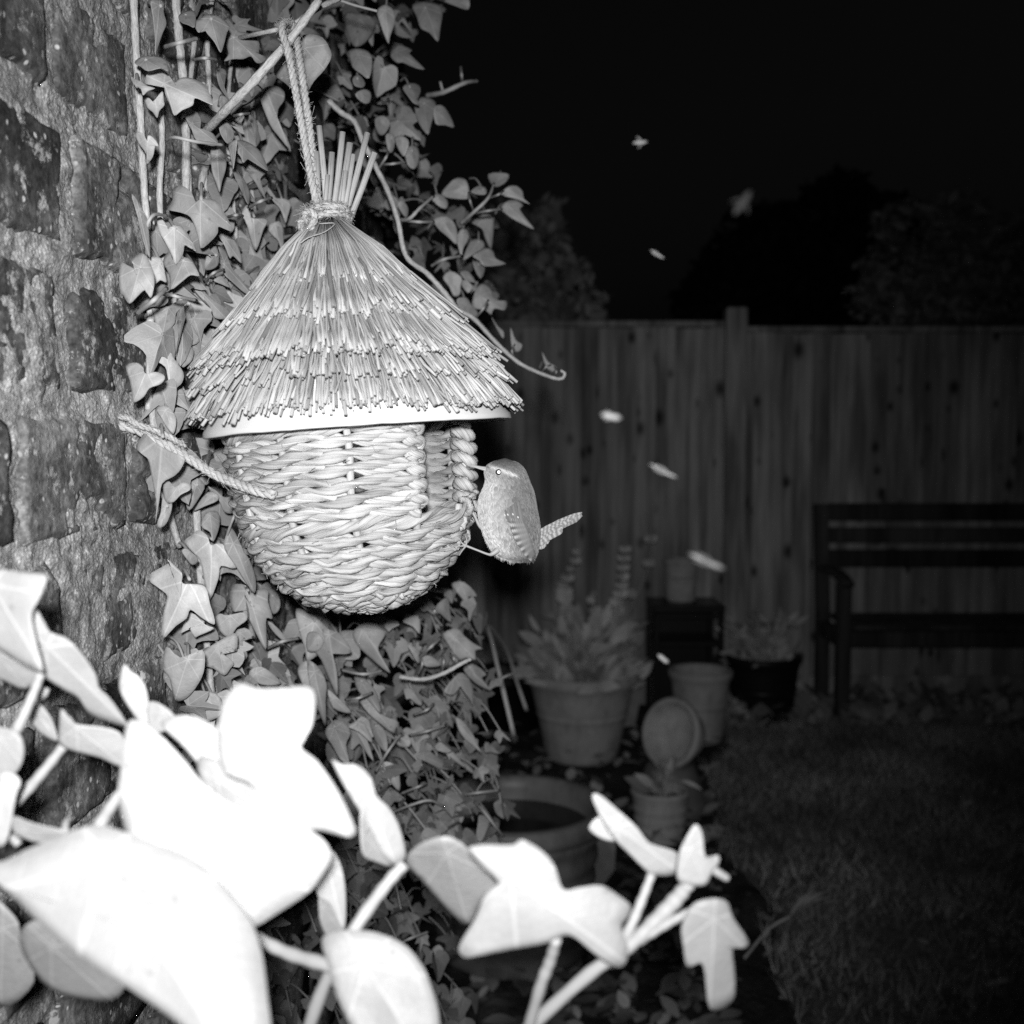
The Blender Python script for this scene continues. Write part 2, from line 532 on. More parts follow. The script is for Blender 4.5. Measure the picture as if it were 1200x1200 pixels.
# ------------------------------------------------------------------ brick wall
WA = math.atan2(60, F); WD = .28
wdir = np.array((math.sin(WA), math.cos(WA), 0.0)); wnor = np.array((math.cos(WA), -math.sin(WA), 0.0))
w0 = -wnor*WD
def W(s, z, o=0.0):
    q = w0 + wdir*s + wnor*o
    return np.array((q[0], q[1], z))
wall = thing('brick_wall', 'old weathered brick wall with crumbling lime mortar behind the ivy', 'wall', W(1.0, 0))
def brick(s0, s1, z0, z1, seed, hi=True, proud=0.0):
    ns, nz = (max(10, int((s1-s0)/.0028)), max(8, int((z1-z0)/.0028))) if hi else (6, 4)
    v = np.zeros((nz, ns, 3))
    for j in range(nz):
        for i in range(ns):
            u = i/(ns-1); t = j/(nz-1)
            s = s0 + u*(s1-s0); z = z0 + t*(z1-z0)
            if hi:
                e = min(s-s0, s1-s, z-z0, z1-z)
                o = .0020*fbm((s*22+seed, z*22, 1.3), 5) + .0009*fbm((s*110, z*110+seed, 7), 3)
                er = .007*(.55 + .9*abs(fbm((s*18+seed, z*18, 5), 3)))
                q = max(0.0, 1-e/er)
                o -= .006*q*q
                chip = fbm((s*30, z*30, seed*1.7), 3)
                if chip > .38: o -= (chip-.38)*.02
                s += .003*fbm((s*40, z*40, seed+9), 3)*q; z += .004*fbm((s*40+5, z*40, seed+9), 3)*q
            else:
                o = .002*fbm((s*26+seed, z*26, 1.3), 2)
            v[j, i] = W(s, z, o+proud)
    f = [(j*ns+i, j*ns+i+1, (j+1)*ns+i+1, (j+1)*ns+i) for j in range(nz-1) for i in range(ns-1)]
    vv = v.reshape(-1, 3)
    rim = [i for i in range(ns)] + [j*ns+ns-1 for j in range(1, nz)] + [(nz-1)*ns+i for i in range(ns-2, -1, -1)] + [j*ns for j in range(nz-2, 0, -1)]
    back = vv[rim] - wnor*.05
    b = len(vv); n = len(rim)
    f += [(rim[k], b+k, b+(k+1) % n, rim[(k+1) % n]) for k in range(n)]
    mb = MB(); mb.add(np.vstack((vv, back)), f)
    return mb.build('brick', M_brick, wall, W((s0+s1)/2, (z0+z1)/2))
zs = [1.405 + .0815*k for k in range(-17, 16)]     # bed joints
heads = {0: [.36, .50, .605, .72, .83], -1: [.30, .52, .622, .735, .85], -2: [.40, .51, .618, .742, .85], -3: [.33, .55, .703, .792, .90], -4: [.38, .50, .60, .79, .86], 1: [.34, .52, .628, .74, .86]}
for r_i, k in enumerate(range(-17, 15)):
    z0 = 1.405 + .0815*k + .0075; z1 = z0 + .0815 - .015
    hd = list(heads.get(k, [.30 + .11*(k % 2), .52 + .1*(k % 2)*.5, .66 + .05*((k*7) % 3), .79 + .04*((k*5) % 3)]))
    near = -6 <= k <= 6
    while hd[-1] < 1.75: hd.append(hd[-1] + (.11 if (len(hd)+k) % 3 == 0 else .225))
    for a, b2 in zip(hd[:-1], hd[1:]):
        hi = near and a < .95 and b2 > .45
        if z1 > 2.55: continue
        brick(a+.007, b2-.007, z0 + R.uniform(-.002, .002), z1 + R.uniform(-.002, .002), k*3.7+a*11, hi, R.uniform(-.004, .004))
mb = MB()
def mortar_grid(s0, s1, z0, z1, ns, nz, disp):
    v = []
    for j in range(nz):
        for i in range(ns):
            s = s0+(s1-s0)*i/(ns-1); z = z0+(z1-z0)*j/(nz-1)
            o = -.006
            if disp:
                o = -.0032 + .0036*fbm((s*15, z*15, 21), 3) + .0022*fbm((s*75, z*75, 2), 5) + .0012*fbm((s*210, z*210, 4), 3)
            v.append(W(s, z, o))
    mb.add(v, [(j*ns+i, j*ns+i+1, (j+1)*ns+i+1, (j+1)*ns+i) for j in range(nz-1) for i in range(ns-1)])
mortar_grid(.40, .98, .82, 1.86, 260, 460, True)
mortar_grid(.98, 1.76, .0, 2.5, 4, 4, False); mortar_grid(.25, .98, .0, .82, 4, 4, False); mortar_grid(.25, .98, 1.86, 2.5, 4, 4, False); mortar_grid(.25, .40, .82, 1.86, 4, 4, False)
q = np.array([W(s, z, o) for o in (-.012, -.23) for z in (0, 2.52) for s in (.2, 1.77)])
mb.add(q, [(0,1,3,2), (4,6,7,5), (1,5,7,3), (0,2,6,4), (2,3,7,6)])
mb.build('mortar', M_mortar, wall, W(1.0, 1.2))

# ------------------------------------------------------------------ fence
FY = 5.12
fence = thing('board_fence', 'tall timber fence of overlapping vertical boards behind the pots and bench', 'fence', (0.8, FY, 0))
def fence_top(x): return 1.79 if x < 1.0 else 1.765
x = -1.1; k = 0
postx = float(at_y(860, 500, FY)[0])
while x < 3.4:
    w = .088 + R.uniform(-.006, .008)
    top = fence_top(x) - .03 + R.uniform(-.004, .004)
    t = R.uniform(-.002, .002)
    mb = MB()
    nz = 7
    v = []
    for zz in np.linspace(.12, top, nz):
        wv = .0015*math.sin(zz*3+k)
        v += [(x-.012+wv, FY-.004+t, zz), (x+w+wv, FY-.017+t, zz), (x+w+wv, FY+.004, zz), (x-.012+wv, FY+.002, zz)]
    f = []
    for i in range(nz-1):
        for a in range(4):
            b2 = (a+1) % 4
            f.append((i*4+a, i*4+b2, (i+1)*4+b2, (i+1)*4+a))
    f += [(3, 2, 1, 0), tuple((nz-1)*4+a for a in range(4))]
    mb.add(v, f, np.array(v))
    mb.build('board', M_fence, fence, (x+w/2, FY, .9), smooth=False)
    x += w; k += 1
def bx(name, m, parent, x0, x1, y0, y1, z0, z1, bev=.004):
    mb = MB(); c = np.array(((x0+x1)/2, (y0+y1)/2, (z0+z1)/2))
    box(mb, x0, x1, y0, y1, z0, z1, bevel=bev)
    return mb.build(name, m, parent, c, smooth=False)
bx('fence_post', M_post, fence, postx-.048, postx+.048, FY-.06, FY+.04, 0, 1.85, .008)
bx('fence_post', M_post, fence, -1.1, -1.0, FY-.06, FY+.04, 0, 1.85, .008)
bx('capping_rail', M_post, fence, -1.0, postx-.05, FY-.035, FY+.03, 1.762, 1.79)
bx('capping_rail', M_post, fence, postx+.05, 3.4, FY-.035, FY+.03, 1.737, 1.765)
bx('gravel_board', M_post, fence, -1.0, postx-.05, FY-.03, FY+.02, 0, .14)
bx('gravel_board', M_post, fence, postx+.05, 3.4, FY-.03, FY+.02, 0, .14)

# ------------------------------------------------------------------ trees beyond the fence
def leaf_cloud(mb, clumps, n, size, seed, flat=.5):
    rs = np.random.RandomState(seed)
    wts = np.array([c[3]*c[4]*c[5] for c in clumps])**.6; wts /= wts.sum()
    V = []; Fc = []; S = []
    idx = rs.choice(len(clumps), n, p=wts)
    for k in range(n):
        cx, cy, cz, rx, ry, rz = clumps[idx[k]]
        u = rs.normal(size=3); u /= np.linalg.norm(u); rr = rs.rand()**.38
        c = np.array((cx+u[0]*rx*rr, cy+u[1]*ry*rr, cz+u[2]*rz*rr))
        nrm = rs.normal(size=3) + np.array((0, -.6, .4)); nrm /= np.linalg.norm(nrm)
        a = np.cross(nrm, rs.normal(size=3)); a /= np.linalg.norm(a); b2 = np.cross(nrm, a)
        l = size*(.5+.9*rs.rand()); w = l*(.35+.2*rs.rand())
        V += [c-a*l*.5, c+b2*w*.5-a*l*.05, c+a*l*.5, c-b2*w*.5-a*l*.05]
        S += [.5+rs.rand()*.9]*4
        Fc.append((4*k, 4*k+1, 4*k+2, 4*k+3))
    mb.add(np.array(V), Fc, None, np.array(S))
def tree(name, label, base, h, clumps, n, size, seed, m, cat='tree', group=None):
    o = thing(name, label, cat, base, group)
    base = np.array(base); mb = MB()
    tube(mb, smooth_path([base-(0, 0, .05), base+(.03, 0, h*.35), base+(-.04, .02, h*.75)], 5), np.linspace(h*.035, h*.015, 11), 8)
    for c in clumps[:10]:
        tube(mb, smooth_path([base+(0, 0, h*.4), (base+(0, 0, h*.6)+np.array(c[:3]))/2, np.array(c[:3])], 4), np.linspace(h*.014, h*.004, 9), 6)
    mb.build('trunk', M_bark, o, base)
    mb = MB(); leaf_cloud(mb, clumps, n, size, seed)
    mb.build('crown', m, o, base, kind='stuff', smooth=False)
    return o
def clumps_px(rows, Y, dep):
    out = []
    for (px, py, rx, ry) in rows:
        c = at_y(px, py, Y); k = Y/F
        out.append((c[0], c[1]+R.uniform(-dep, dep)*.6, c[2], rx*k, dep, ry*k))
    return out
tree('laurel_bush', 'leafy evergreen bush showing dimly above the left end of the fence', (at_y(635, 600, 5.75)[0], 5.75, 0), 1.9,
     clumps_px([(600, 300, 40, 50), (640, 290, 32, 45), (660, 335, 35, 40), (615, 350, 50, 40), (585, 260, 30, 40), (650, 380, 60, 50), (690, 365, 22, 22), (645, 255, 20, 20), (560, 330, 40, 60)], 5.75, .3), 1300, .085, 5, M_hedgeleaf, 'bush')
tree('round_topped_tree', 'black round-topped tree silhouetted against the night sky', (at_y(900, 600, 17)[0], 17, 0), 5,
     clumps_px([(900, 310, 80, 70), (860, 335, 60, 40), (945, 300, 60, 60), (985, 330, 60, 60), (830, 350, 40, 30), (920, 265, 45, 35), (960, 250, 40, 30), (890, 380, 90, 60), (990, 390, 90, 60), (1010, 290, 50, 50)], 17, 1.2), 9000, .26, 6, M_darkleaf)
tree('spreading_tree', 'faintly lit spreading tree above the right end of the fence', (at_y(1110, 600, 7.2)[0], 7.2, 0), 2.6,
     clumps_px([(1060, 320, 50, 45), (1110, 300, 50, 50), (1160, 310, 60, 50), (1080, 360, 70, 40), (1150, 365, 80, 40), (1200, 330, 50, 70), (1050, 260, 25, 25), (1120, 250, 30, 30), (1030, 350, 30, 25), (1230, 290, 60, 60)], 7.2, .5), 3600, .09, 8, M_hedgeleaf)

# ------------------------------------------------------------------ bench
bench = thing('garden_bench', 'dark wooden slatted garden bench standing against the fence', 'bench', (2.1, 4.75, 0))
bl = float(at_y(958, 600, 4.95)[0]); br_ = bl + 1.5
BYb, BYf = 4.97, 4.66
def bpart(n, *a, bev=.006): return bx(n, M_bench, bench, *a, bev)
for xx in (bl, br_-.055):
    mb = MB(); c = np.array((xx+.03, BYb-.03, .45))
    mb2 = [(xx, BYb-.035, 0), (xx, BYb-.035, .46), (xx, BYb+.03, .95)]
    v = []
    for (x_, y_, z_) in mb2: v += [(x_, y_-.028, z_), (x_+.055, y_-.028, z_), (x_+.055, y_+.028, z_), (x_, y_+.028, z_)]
    f = [(3, 2, 1, 0), (8, 9, 10, 11)]
    for i in range(2):
        for a in range(4): f.append((i*4+a, i*4+(a+1) % 4, i*4+4+(a+1) % 4, i*4+4+a))
    mb.add(v, f, np.array(v)); mb.build('leg', M_bench, bench, c, smooth=False)
    bpart('leg', xx+.002, xx+.057, BYf-.06, BYf, 0, .635)
    mb = MB()
    pth = smooth_path([(xx+.028, BYb-.01, .66), (xx+.028, BYf+.12, .668), (xx+.028, BYf-.02, .655), (xx+.028, BYf-.085, .635)], 5)
    for i in range(len(pth)-1): pass
    tube(mb, pth, .030, 10, flat=.6)
    mb.build('armrest', M_bench, bench, (xx+.028, 4.8, .65))
    bpart('side_rail', xx+.006, xx+.05, BYf, BYb-.06, .36, .43)
for i, (z0, z1) in enumerate(((.875, .955), (.775, .845), (.665, .745))):
    yy = BYb - .02 + .05*((z0-.46)/.49)
    bpart('back_slat', bl+.056, br_-.056, yy-.012, yy+.012, z0, z1)
for i in range(6):
    y0 = BYf-.055 + i*.063
    bpart('seat_slat', bl+.062, br_-.062, y0, y0+.052, .435+.0*i, .457)
bpart('apron', bl+.058, br_-.058, BYf-.045, BYf-.02, .36, .431)

# ================================================================== pots and plants by the fence
def pot(name, label, base, rt, rb, h, m, lip=.05, group=None, soil=True, ribs=0, tilt=None, cat='plant pot', liph=.12):
    o = thing(name, label, cat, base, group)
    mb = MB(); th = .012
    pr = [(0.0005, 0.0), (rb*.9, 0), (rb, .008)]
    n = 14
    for i in range(1, n):
        t = i/n*(1-liph); r = rb+(rt-rb)*t
        if ribs: r += .004*math.sin(t*ribs*6.28)
        pr.append((r, h*t))
        if not ribs and i == int(n*.62): pr += [(r+.004, h*t+.004), (r+.004, h*t+.010), (r+.001, h*t+.014)]
    rl = rt*(1+lip)
    pr += [(rl-.006, h*(1-liph)+.002), (rl, h*(1-liph)+.008), (rl, h-.008), (rl-.004, h-.002), (rl-.009, h), (rl-.02, h-.004), (rl-.022, h-.012),
           (rt*.9, h*.75), (rb*.85, .03), (.0005, .028)]
    M = Matrix.Translation(Vector(base))
    if tilt: M = M @ tilt
    lathe(mb, pr, 56, M)
    mb.build('pot_wall', m, o, base)
    if soil:
        mb = MB()
        lathe(mb, [(.0005, h*.82), (rt*.5, h*.815), (rt*.92, h*.80)], 32, M, wob=.01)
        mb.build('soil', M_soil, o, base)
    return o

def leafy(name, label, base, stems, cat='plant', group=None, m=None):
    """stems: list of dicts with path, leaves"""
    o = thing(name, label, cat, base, group)
    mb = MB()
    lb = []
    for st in stems:
        p = smooth_path(st['path'], 6)
        tube(mb, p, np.linspace(st.get('r', .004), st.get('r', .004)*.5, len(p)), 6)
    mb.build('stems', m or M_plant, o, base, kind='stuff')
    return o
_lshape = np.array([(0, 0), (.10, .12), (.19, .35), (.20, .55), (.13, .8), (0, 1.0), (-.13, .8), (-.20, .55), (-.19, .35), (-.10, .12)])
def blade_leaf(mb, base, d, up, L, w=1.0, droop=.3, sh=1.0):
    """an oval leaf from base along d, arching"""
    d = np.asarray(d, float); d /= np.linalg.norm(d)
    s = np.cross(d, up); s /= np.linalg.norm(s)+1e-9; n = np.cross(s, d)
    rows = []
    for t, hw in ((0, .03), (.15, .11), (.35, .19), (.55, .2), (.75, .15), (.92, .06), (1, .005)):
        c = np.asarray(base) + d*L*t + n*L*(-droop*t*t) 
        rows += [c - s*hw*L*w + n*.05*L*hw*3, c, c + s*hw*L*w + n*.05*L*hw*3]
    f = []
    for i in range(6):
        f += [(i*3, i*3+1, i*3+4, i*3+3), (i*3+1, i*3+2, i*3+5, i*3+4)]
    mb.add(rows, f, None, sh)

def pot_plant(name, label, c, rx, rz, n_leaf, L, spikes=(), seed=1, flowers=0, group=None, cat='plant', m=None, own=40):
    rs = np.random.RandomState(seed)
    o = thing(name, label, cat, c, group); m = m or M_plant
    c = np.array(c, float); st = MB(); lf = []
    for k in range(n_leaf):
        a = rs.rand()*6.28; rr = rs.rand()**.5*rx*.55
        b = c + (math.cos(a)*rr*.6, math.sin(a)*rr*.6, 0)
        el = .25 + 1.0*rs.rand()
        hgt = rz*rs.rand()**1.2
        j = b + (math.cos(a)*rr*.9*math.cos(el), math.sin(a)*rr*.9*math.cos(el), hgt)
        tube(st, smooth_path([b-(0, 0, .03), (b+j)/2+(0, 0, .02), j], 3), .0022, 5, sh=.9)
        mb = MB()
        d = np.array((math.cos(a+rs.normal()*.5)*math.cos(el), math.sin(a+rs.normal()*.5)*math.cos(el), math.sin(el)))
        blade_leaf(mb, j, d, (rs.normal()*.5, -1, .5), L*(.6+.7*rs.rand()), (.6+.7*rs.rand()), .1+.6*rs.rand(), .45+.85*rs.rand())
        mb.build('leaf', m, o, j)
    for (path, r, buds) in spikes:
        p = smooth_path(path, 10)
        tube(st, p, np.linspace(r, r*.4, len(p)), 6, sh=.9)
        for q in range(buds):
            t = .35 + .65*q/buds; pt = p[int(t*(len(p)-1))]
            for w in range(3):
                mb = MB() if w == 0 else mb
                a = rs.rand()*6.28
                blade_leaf(mb, pt, (math.cos(a), math.sin(a), .8), (.3*math.cos(a), -1, .3), L*(.55-.25*t)*1.2, 1.9, .2, .9+.5*rs.rand())
            mb.build('bud_whorl', m, o, pt)
    for q in range(flowers):
        a = rs.rand()*6.28; rr = rs.rand()*rx*.7
        pt = c + (math.cos(a)*rr, math.sin(a)*rr, rz*(.75+.5*rs.rand()))
        tube(st, smooth_path([c, (c+pt)/2+(0, .01, 0), pt], 4), .002, 5)
        mb = MB()
        for w in range(6):
            b2 = w*6.28/6
            blade_leaf(mb, pt, (math.cos(b2), math.sin(b2)*.6-.3, .45), (0, 0, 1), .028, 1.8, .2, 1)
        mb.build('flower', M_flower, o, pt)
    st.build('stems', m, o, c, kind='stuff')
    return o

# large terracotta pot and its plant
gb = ground_at(682, 888)
pot('plant_pot', 'large terracotta pot holding leafy plants with two tall flower spikes', gb, .213, .135, .345, M_terra, .055, 'plant pots beside the lawn')
k = gb[1]/F
c = gb + (0, 0, .29)
def gp(x, y, Y): return at_y(x, y, Y)
Yb = gb[1]
pot_plant('leafy_plant', 'broad-leaved plant with two tall flower spikes in the large terracotta pot', c, .31, .23, 200, .085,
          [([c, gp(668, 730, Yb-.02), gp(662, 690, Yb-.03), gp(683, 640, Yb-.05)], .005, 10), ([c+(.05, 0, 0), gp(718, 740, Yb-.02), gp(727, 690, Yb-.03), gp(734, 636, Yb-.02)], .005, 10),
           ([c, gp(695, 720, Yb), gp(695, 690, Yb)], .004, 4), ([c+(.03, .05, 0), gp(745, 700, Yb+.1), gp(762, 650, Yb+.15), gp(757, 600, Yb+.2)], .003, 3)], 4)
# round tub of water
tb = P(600, 940, 2.6); tz = tb[2]
tub = thing('water_tub', 'round dark ribbed tub of black water below the ivy', 'tub', (tb[0], tb[1], 0))
mb = MB(); Mt = Matrix.Translation((tb[0], tb[1], 0))
pr = [(.0005, .02), (.165, .02), (.175, .03)]
for i in range(40):
    t = i/39; pr.append((.178 + .030*t + .0035*math.sin(t*6.28*5.5), .03 + (tz-.08)*t))
pr += [(.224, tz-.045), (.228, tz-.03), (.228, tz-.008), (.224, tz), (.205, tz+.002), (.196, tz-.006), (.192, tz-.03), (.17, .06), (.0005, .05)]
lathe(mb, pr, 72, Mt); mb.build('tub_wall', M_tub, tub, (tb[0], tb[1], 0))
mb = MB(); lathe(mb, [(.0005, tz-.055), (.187, tz-.055)], 64, Mt); mb.build('water', M_water, tub, (tb[0], tb[1], tz-.055))
# medium terracotta pot
gm = ground_at(820, 868)
pot('plant_pot', 'empty medium terracotta pot between the large pot and the black pot', gm, .125, .09, .30, M_terra, .06, 'plant pots beside the lawn')
# black pot with flowers
gk = ground_at(893, 852)
pot('plant_pot', 'black plastic pot of bushy flowers beside the bench', gk, .158, .12, .32, M_blackplastic, .04, 'plant pots beside the lawn')
pot_plant('flowering_plant', 'bushy plant with small white flowers in the black pot', gk+(0, 0, .27), .20, .19, 120, .06, (), 9, 5)
# plant stand with a small pot on it
st0 = gp(745, 770, 4.82); 
stand = thing('plant_stand', 'low black metal plant stand behind the medium terracotta pot', 'plant stand', (gp(800, 700, 4.82)[0], 4.82, 0))
x0, x1 = gp(764, 700, 4.75)[0], gp(848, 700, 4.75)[0]
zt = gp(800, 708, 4.75)[2]; zm = gp(800, 750, 4.75)[2]
def sb(n, *a): return bx(n, M_metal, stand, *a, .004)
sb('top', x0, x1, 4.70, 4.98, zt-.03, zt)
sb('shelf', x0+.02, x1-.02, 4.72, 4.96, zm-.025, zm)
sb('back_panel', x0+.03, x1-.03, 4.952, 4.962, .02, zt-.032)
sb('top_rail', x0+.005, x1-.005, 4.69, 4.699, zt-.055, zt-.034)
for xx in (x0+.003, x1-.028):
    for yy in (4.703, 4.95): sb('leg', xx, xx+.025, yy, yy+.025, 0, zt-.031)
zb = zt
pot('plant_pot', 'small pale pot standing on the black plant stand by the fence', (gp(798, 700, 4.84)[0], 4.84, zb+.001), .078, .065, .19, M_terra, .06, 'plant pots beside the lawn')
# small ribbed pot with a plant, and the toppled pot resting on it
gs = ground_at(773, 985)
pot('plant_pot', 'small ribbed pot with a young plant under the toppled pot', gs, .088, .07, .165, M_terra, .04, 'plant pots beside the lawn', True, 5)
cs = gs + (0, 0, .14)
pot_plant('seedling', 'young leafy seedling in the small ribbed pot', cs, .09, .10, 11, .075, (), 12)
tl = ground_at(778, 925)
rot = Matrix.Rotation(rad(-48), 4, 'Z') @ Matrix.Rotation(rad(74), 4, 'X')
cc = P(805, 862, 3.66)
pot('plant_pot', 'shallow terracotta pot toppled on its side above the small ribbed pot', cc, .110, .078, .10, M_terra, .06, 'plant pots beside the lawn', False, 0, rot, liph=.3)
# upturned pot it lies on
gu = ground_at(772, 945); 
hz = cc[2] - .10
brk = thing('upturned_pot', 'dark upturned pot holding up the toppled terracotta pot', 'plant pot', (cc[0]-.05, cc[1]+.02, 0), 'plant pots beside the lawn')
mb = MB(); lathe(mb, [(.12, 0), (.125, .01), (.125, .04), (.112, .045), (.085, hz-.02), (.078, hz-.004), (.0005, hz)], 40, Matrix.Translation((cc[0]-.05, cc[1]+.02, 0)))
mb.build('pot_wall', M_tub, brk, (cc[0]-.05, cc[1]+.02, 0))
# black bucket and canes behind the tub
gbk = np.array((P(588, 850, 4.75)[0], P(588, 850, 4.75)[1], 0.0))
bucket = thing('bucket', 'black plastic bucket standing in the dark behind the water tub', 'bucket', gbk)
zt2 = P(588, 786, 4.75)[2]
mb = MB(); lathe(mb, [(.0005, 0), (.15, 0), (.158, .01), (.19, zt2-.03), (.20, zt2-.028), (.202, zt2), (.194, zt2+.001), (.188, zt2-.02), (.152, .02), (.0005, .018)], 48, Matrix.Translation(Vector(gbk)))
mb.build('bucket_wall', M_blackplastic, bucket, gbk)
for nm, lb_, pts, r in (('dead_stem', 'bright dead stem drooping from the ivy beside the large terracotta pot', [(505, 690, 1.22), (548, 700, 1.5), (572, 738, 1.8), (584, 785, 1.95), (602, 861, 2.0)], .0034),
                        ('dead_stem', 'dimmer dead stem hanging just right of the bright one', [(510, 715, 1.25), (560, 722, 1.7), (592, 758, 2.2), (606, 800, 2.4), (617, 832, 2.45)], .0034)):
    mb = MB(); p = smooth_path([P(*q) for q in pts], 6)
    tube(mb, p, r*np.linspace(.8, 1.15, len(p))*(1+.12*(np.arange(len(p)) % 4 == 0)), 8)
    tag(mb.build(nm, M_cane, None, p[-1]), lb_, 'stem', 'dead stems drooping from the ivy')
# string hanging from the toppled pot
mb = MB(); tube(mb, smooth_path([P(775, 890, 3.45), P(766, 940, 3.3), P(757, 986, 3.2)], 8), .0013, 5)
tag(mb.build('string', M_cane, None, P(757, 986, 3.2)), 'thin pale string hanging below the toppled pot', 'string')
# slate pieces
def slab(poly, d, gy, th, label, m=M_slate, name='slate_piece'):
    p = np.array(poly, float); c = p.mean(0)
    a = [P(x, y, d + gy*(y-c[1])*d/F) for x, y in p]; b2 = [q + FWD*th for q in a]
    n = len(a); mb = MB()
    mb.add(np.array(a+b2), [tuple(range(n)), tuple(range(2*n-1, n-1, -1))] + [(i, n+i, n+(i+1) % n, (i+1) % n) for i in range(n)])
    return tag(mb.build(name, m, None, P(c[0], c[1], d), smooth=False), label, 'stone')
slab([(694, 984), (722, 982), (720, 1020), (708, 1036), (692, 1034)], 2.95, -.3, .015, 'pale narrow slate piece leaning beside the water tub')
slab([(741, 800), (752, 812), (744, 850), (731, 852), (733, 825)], 4.62, -.2, .012, 'pale pointed slate piece against the large terracotta pot')

# leaf litter and ground cover
def litter(name, label, region, n, L, seed, m=M_plant, z0=.02, up=.5, individuals=0):
    rs = np.random.RandomState(seed); mb = MB(); k = 0
    while k < n:
        px, py = rs.uniform(region[0], region[2]), rs.uniform(region[1], region[3])
        g_ = ground_at(px, py)
        if g_[1] > 5.0: continue
        a = rs.rand()*6.28
        blade_leaf(mb, g_+(0, 0, z0+rs.rand()*.05), (math.cos(a), math.sin(a), up*rs.rand()), (0, 0, 1), L*(.5+.9*rs.rand()), 1.6, .3*rs.rand(), .3+.8*rs.rand()**2)
        k += 1
    return tag(mb.build(name, m, None, ground_at((region[0]+region[2])/2, (region[1]+region[3])/2)), label, 'leaves', kind='stuff')
litter('leaf_litter', 'fallen leaves scattered on the dark soil around the pots', (560, 860, 850, 1260), 650, .05, 4, up=.9)
litter('ground_cover', 'low weeds growing along the foot of the fence under the bench', (845, 815, 1230, 862), 900, .085, 5, up=2.2)
litter('lawn_weeds', 'scattered fallen leaves and small weeds on the lawn', (860, 850, 1230, 1220), 130, .03, 6, z0=.05)
# feathery weed at the lawn edge
gw = ground_at(925, 1112)
o = thing('feathery_weed', 'feathery weed spreading its fingers at the near edge of the lawn', 'weed', gw)
for i in range(5):
    mb = MB(); a0 = P(880+0*i, 1150, 2.3)
    a = 2.3+i*.32
    d = np.array((math.cos(1.2-.45*i), -.2+.1*i, .5+.15*i))
    blade_leaf(mb, gw+(0, 0, .08), d, (0, 0, 1), .09+.02*(i % 2), .55, .2, 1)
    mb.build('leaf', M_plant, o, gw+(0, 0, .08))
mb = MB(); tube(mb, smooth_path([gw+(-.12, -.05, .0), gw+(-.05, 0, .05), gw+(0, 0, .08)], 5), .0035, 6); mb.build('stem', M_plant, o, gw)
# bright dead leaf by the lawn edge
mb = MB(); g_ = ground_at(800, 992)+np.array((0, 0, .02)); blade_leaf(mb, g_, (1, .2, .22), (0, -.6, 1), .17, .8, .15, .75)
tag(mb.build('fallen_leaf', M_plant, None, g_), 'long pointed leaf lying at the lawn edge below the small pot', 'leaf')

# ================================================================== ivy on the wall
M_ivy = mat('ivy_leaf', .4, .5, .35, leaf_nodes(.30, .10, .20), transl=.08)
M_ivyfront = mat('near_ivy_leaf', .5, .5, .35, leaf_nodes(.285, .10, .10), transl=.15)
def stem_nodes(nt, N, L, b):
    tc = attr(N, 'tc')
    n = noise_t(N, L, mapping(N, L, tc, (220, 2.0, 2.0)), 1.0, 5, .7)
    m = noise_t(N, L, mapping(N, L, tc, (40, 1.2, 1.2)), 1.0, 3, .6)
    val = mathn(N, L, 'MULTIPLY', ramp(N, L, n, [(.3, .3), (.5, .5), (.7, .66)]), mathn(N, L, 'MULTIPLY_ADD', m, .8, .55))
    val = mathn(N, L, 'MULTIPLY', val, attr(N, 'shade', 'Fac'))
    L.new(val, b.inputs['Base Color'])
    bump(N, L, b, n, .6, .002)
M_stem = mat('woody_ivy_stem', .5, .8, .2, stem_nodes)
M_petiole = mat('ivy_petiole', .5, .5, .3, shade_nodes(.36, .2, 60))
M_nearstem = mat('near_ivy_petiole', .4, .5, .3, shade_nodes(.30, .15, 60), transl=.1)

def wall_depth(x): return WD*F/(660-x)
def ivy_depth(x, y=0):
    if x < 330: return .25*F/(660-x)
    return .975 + (x-330)*.00125

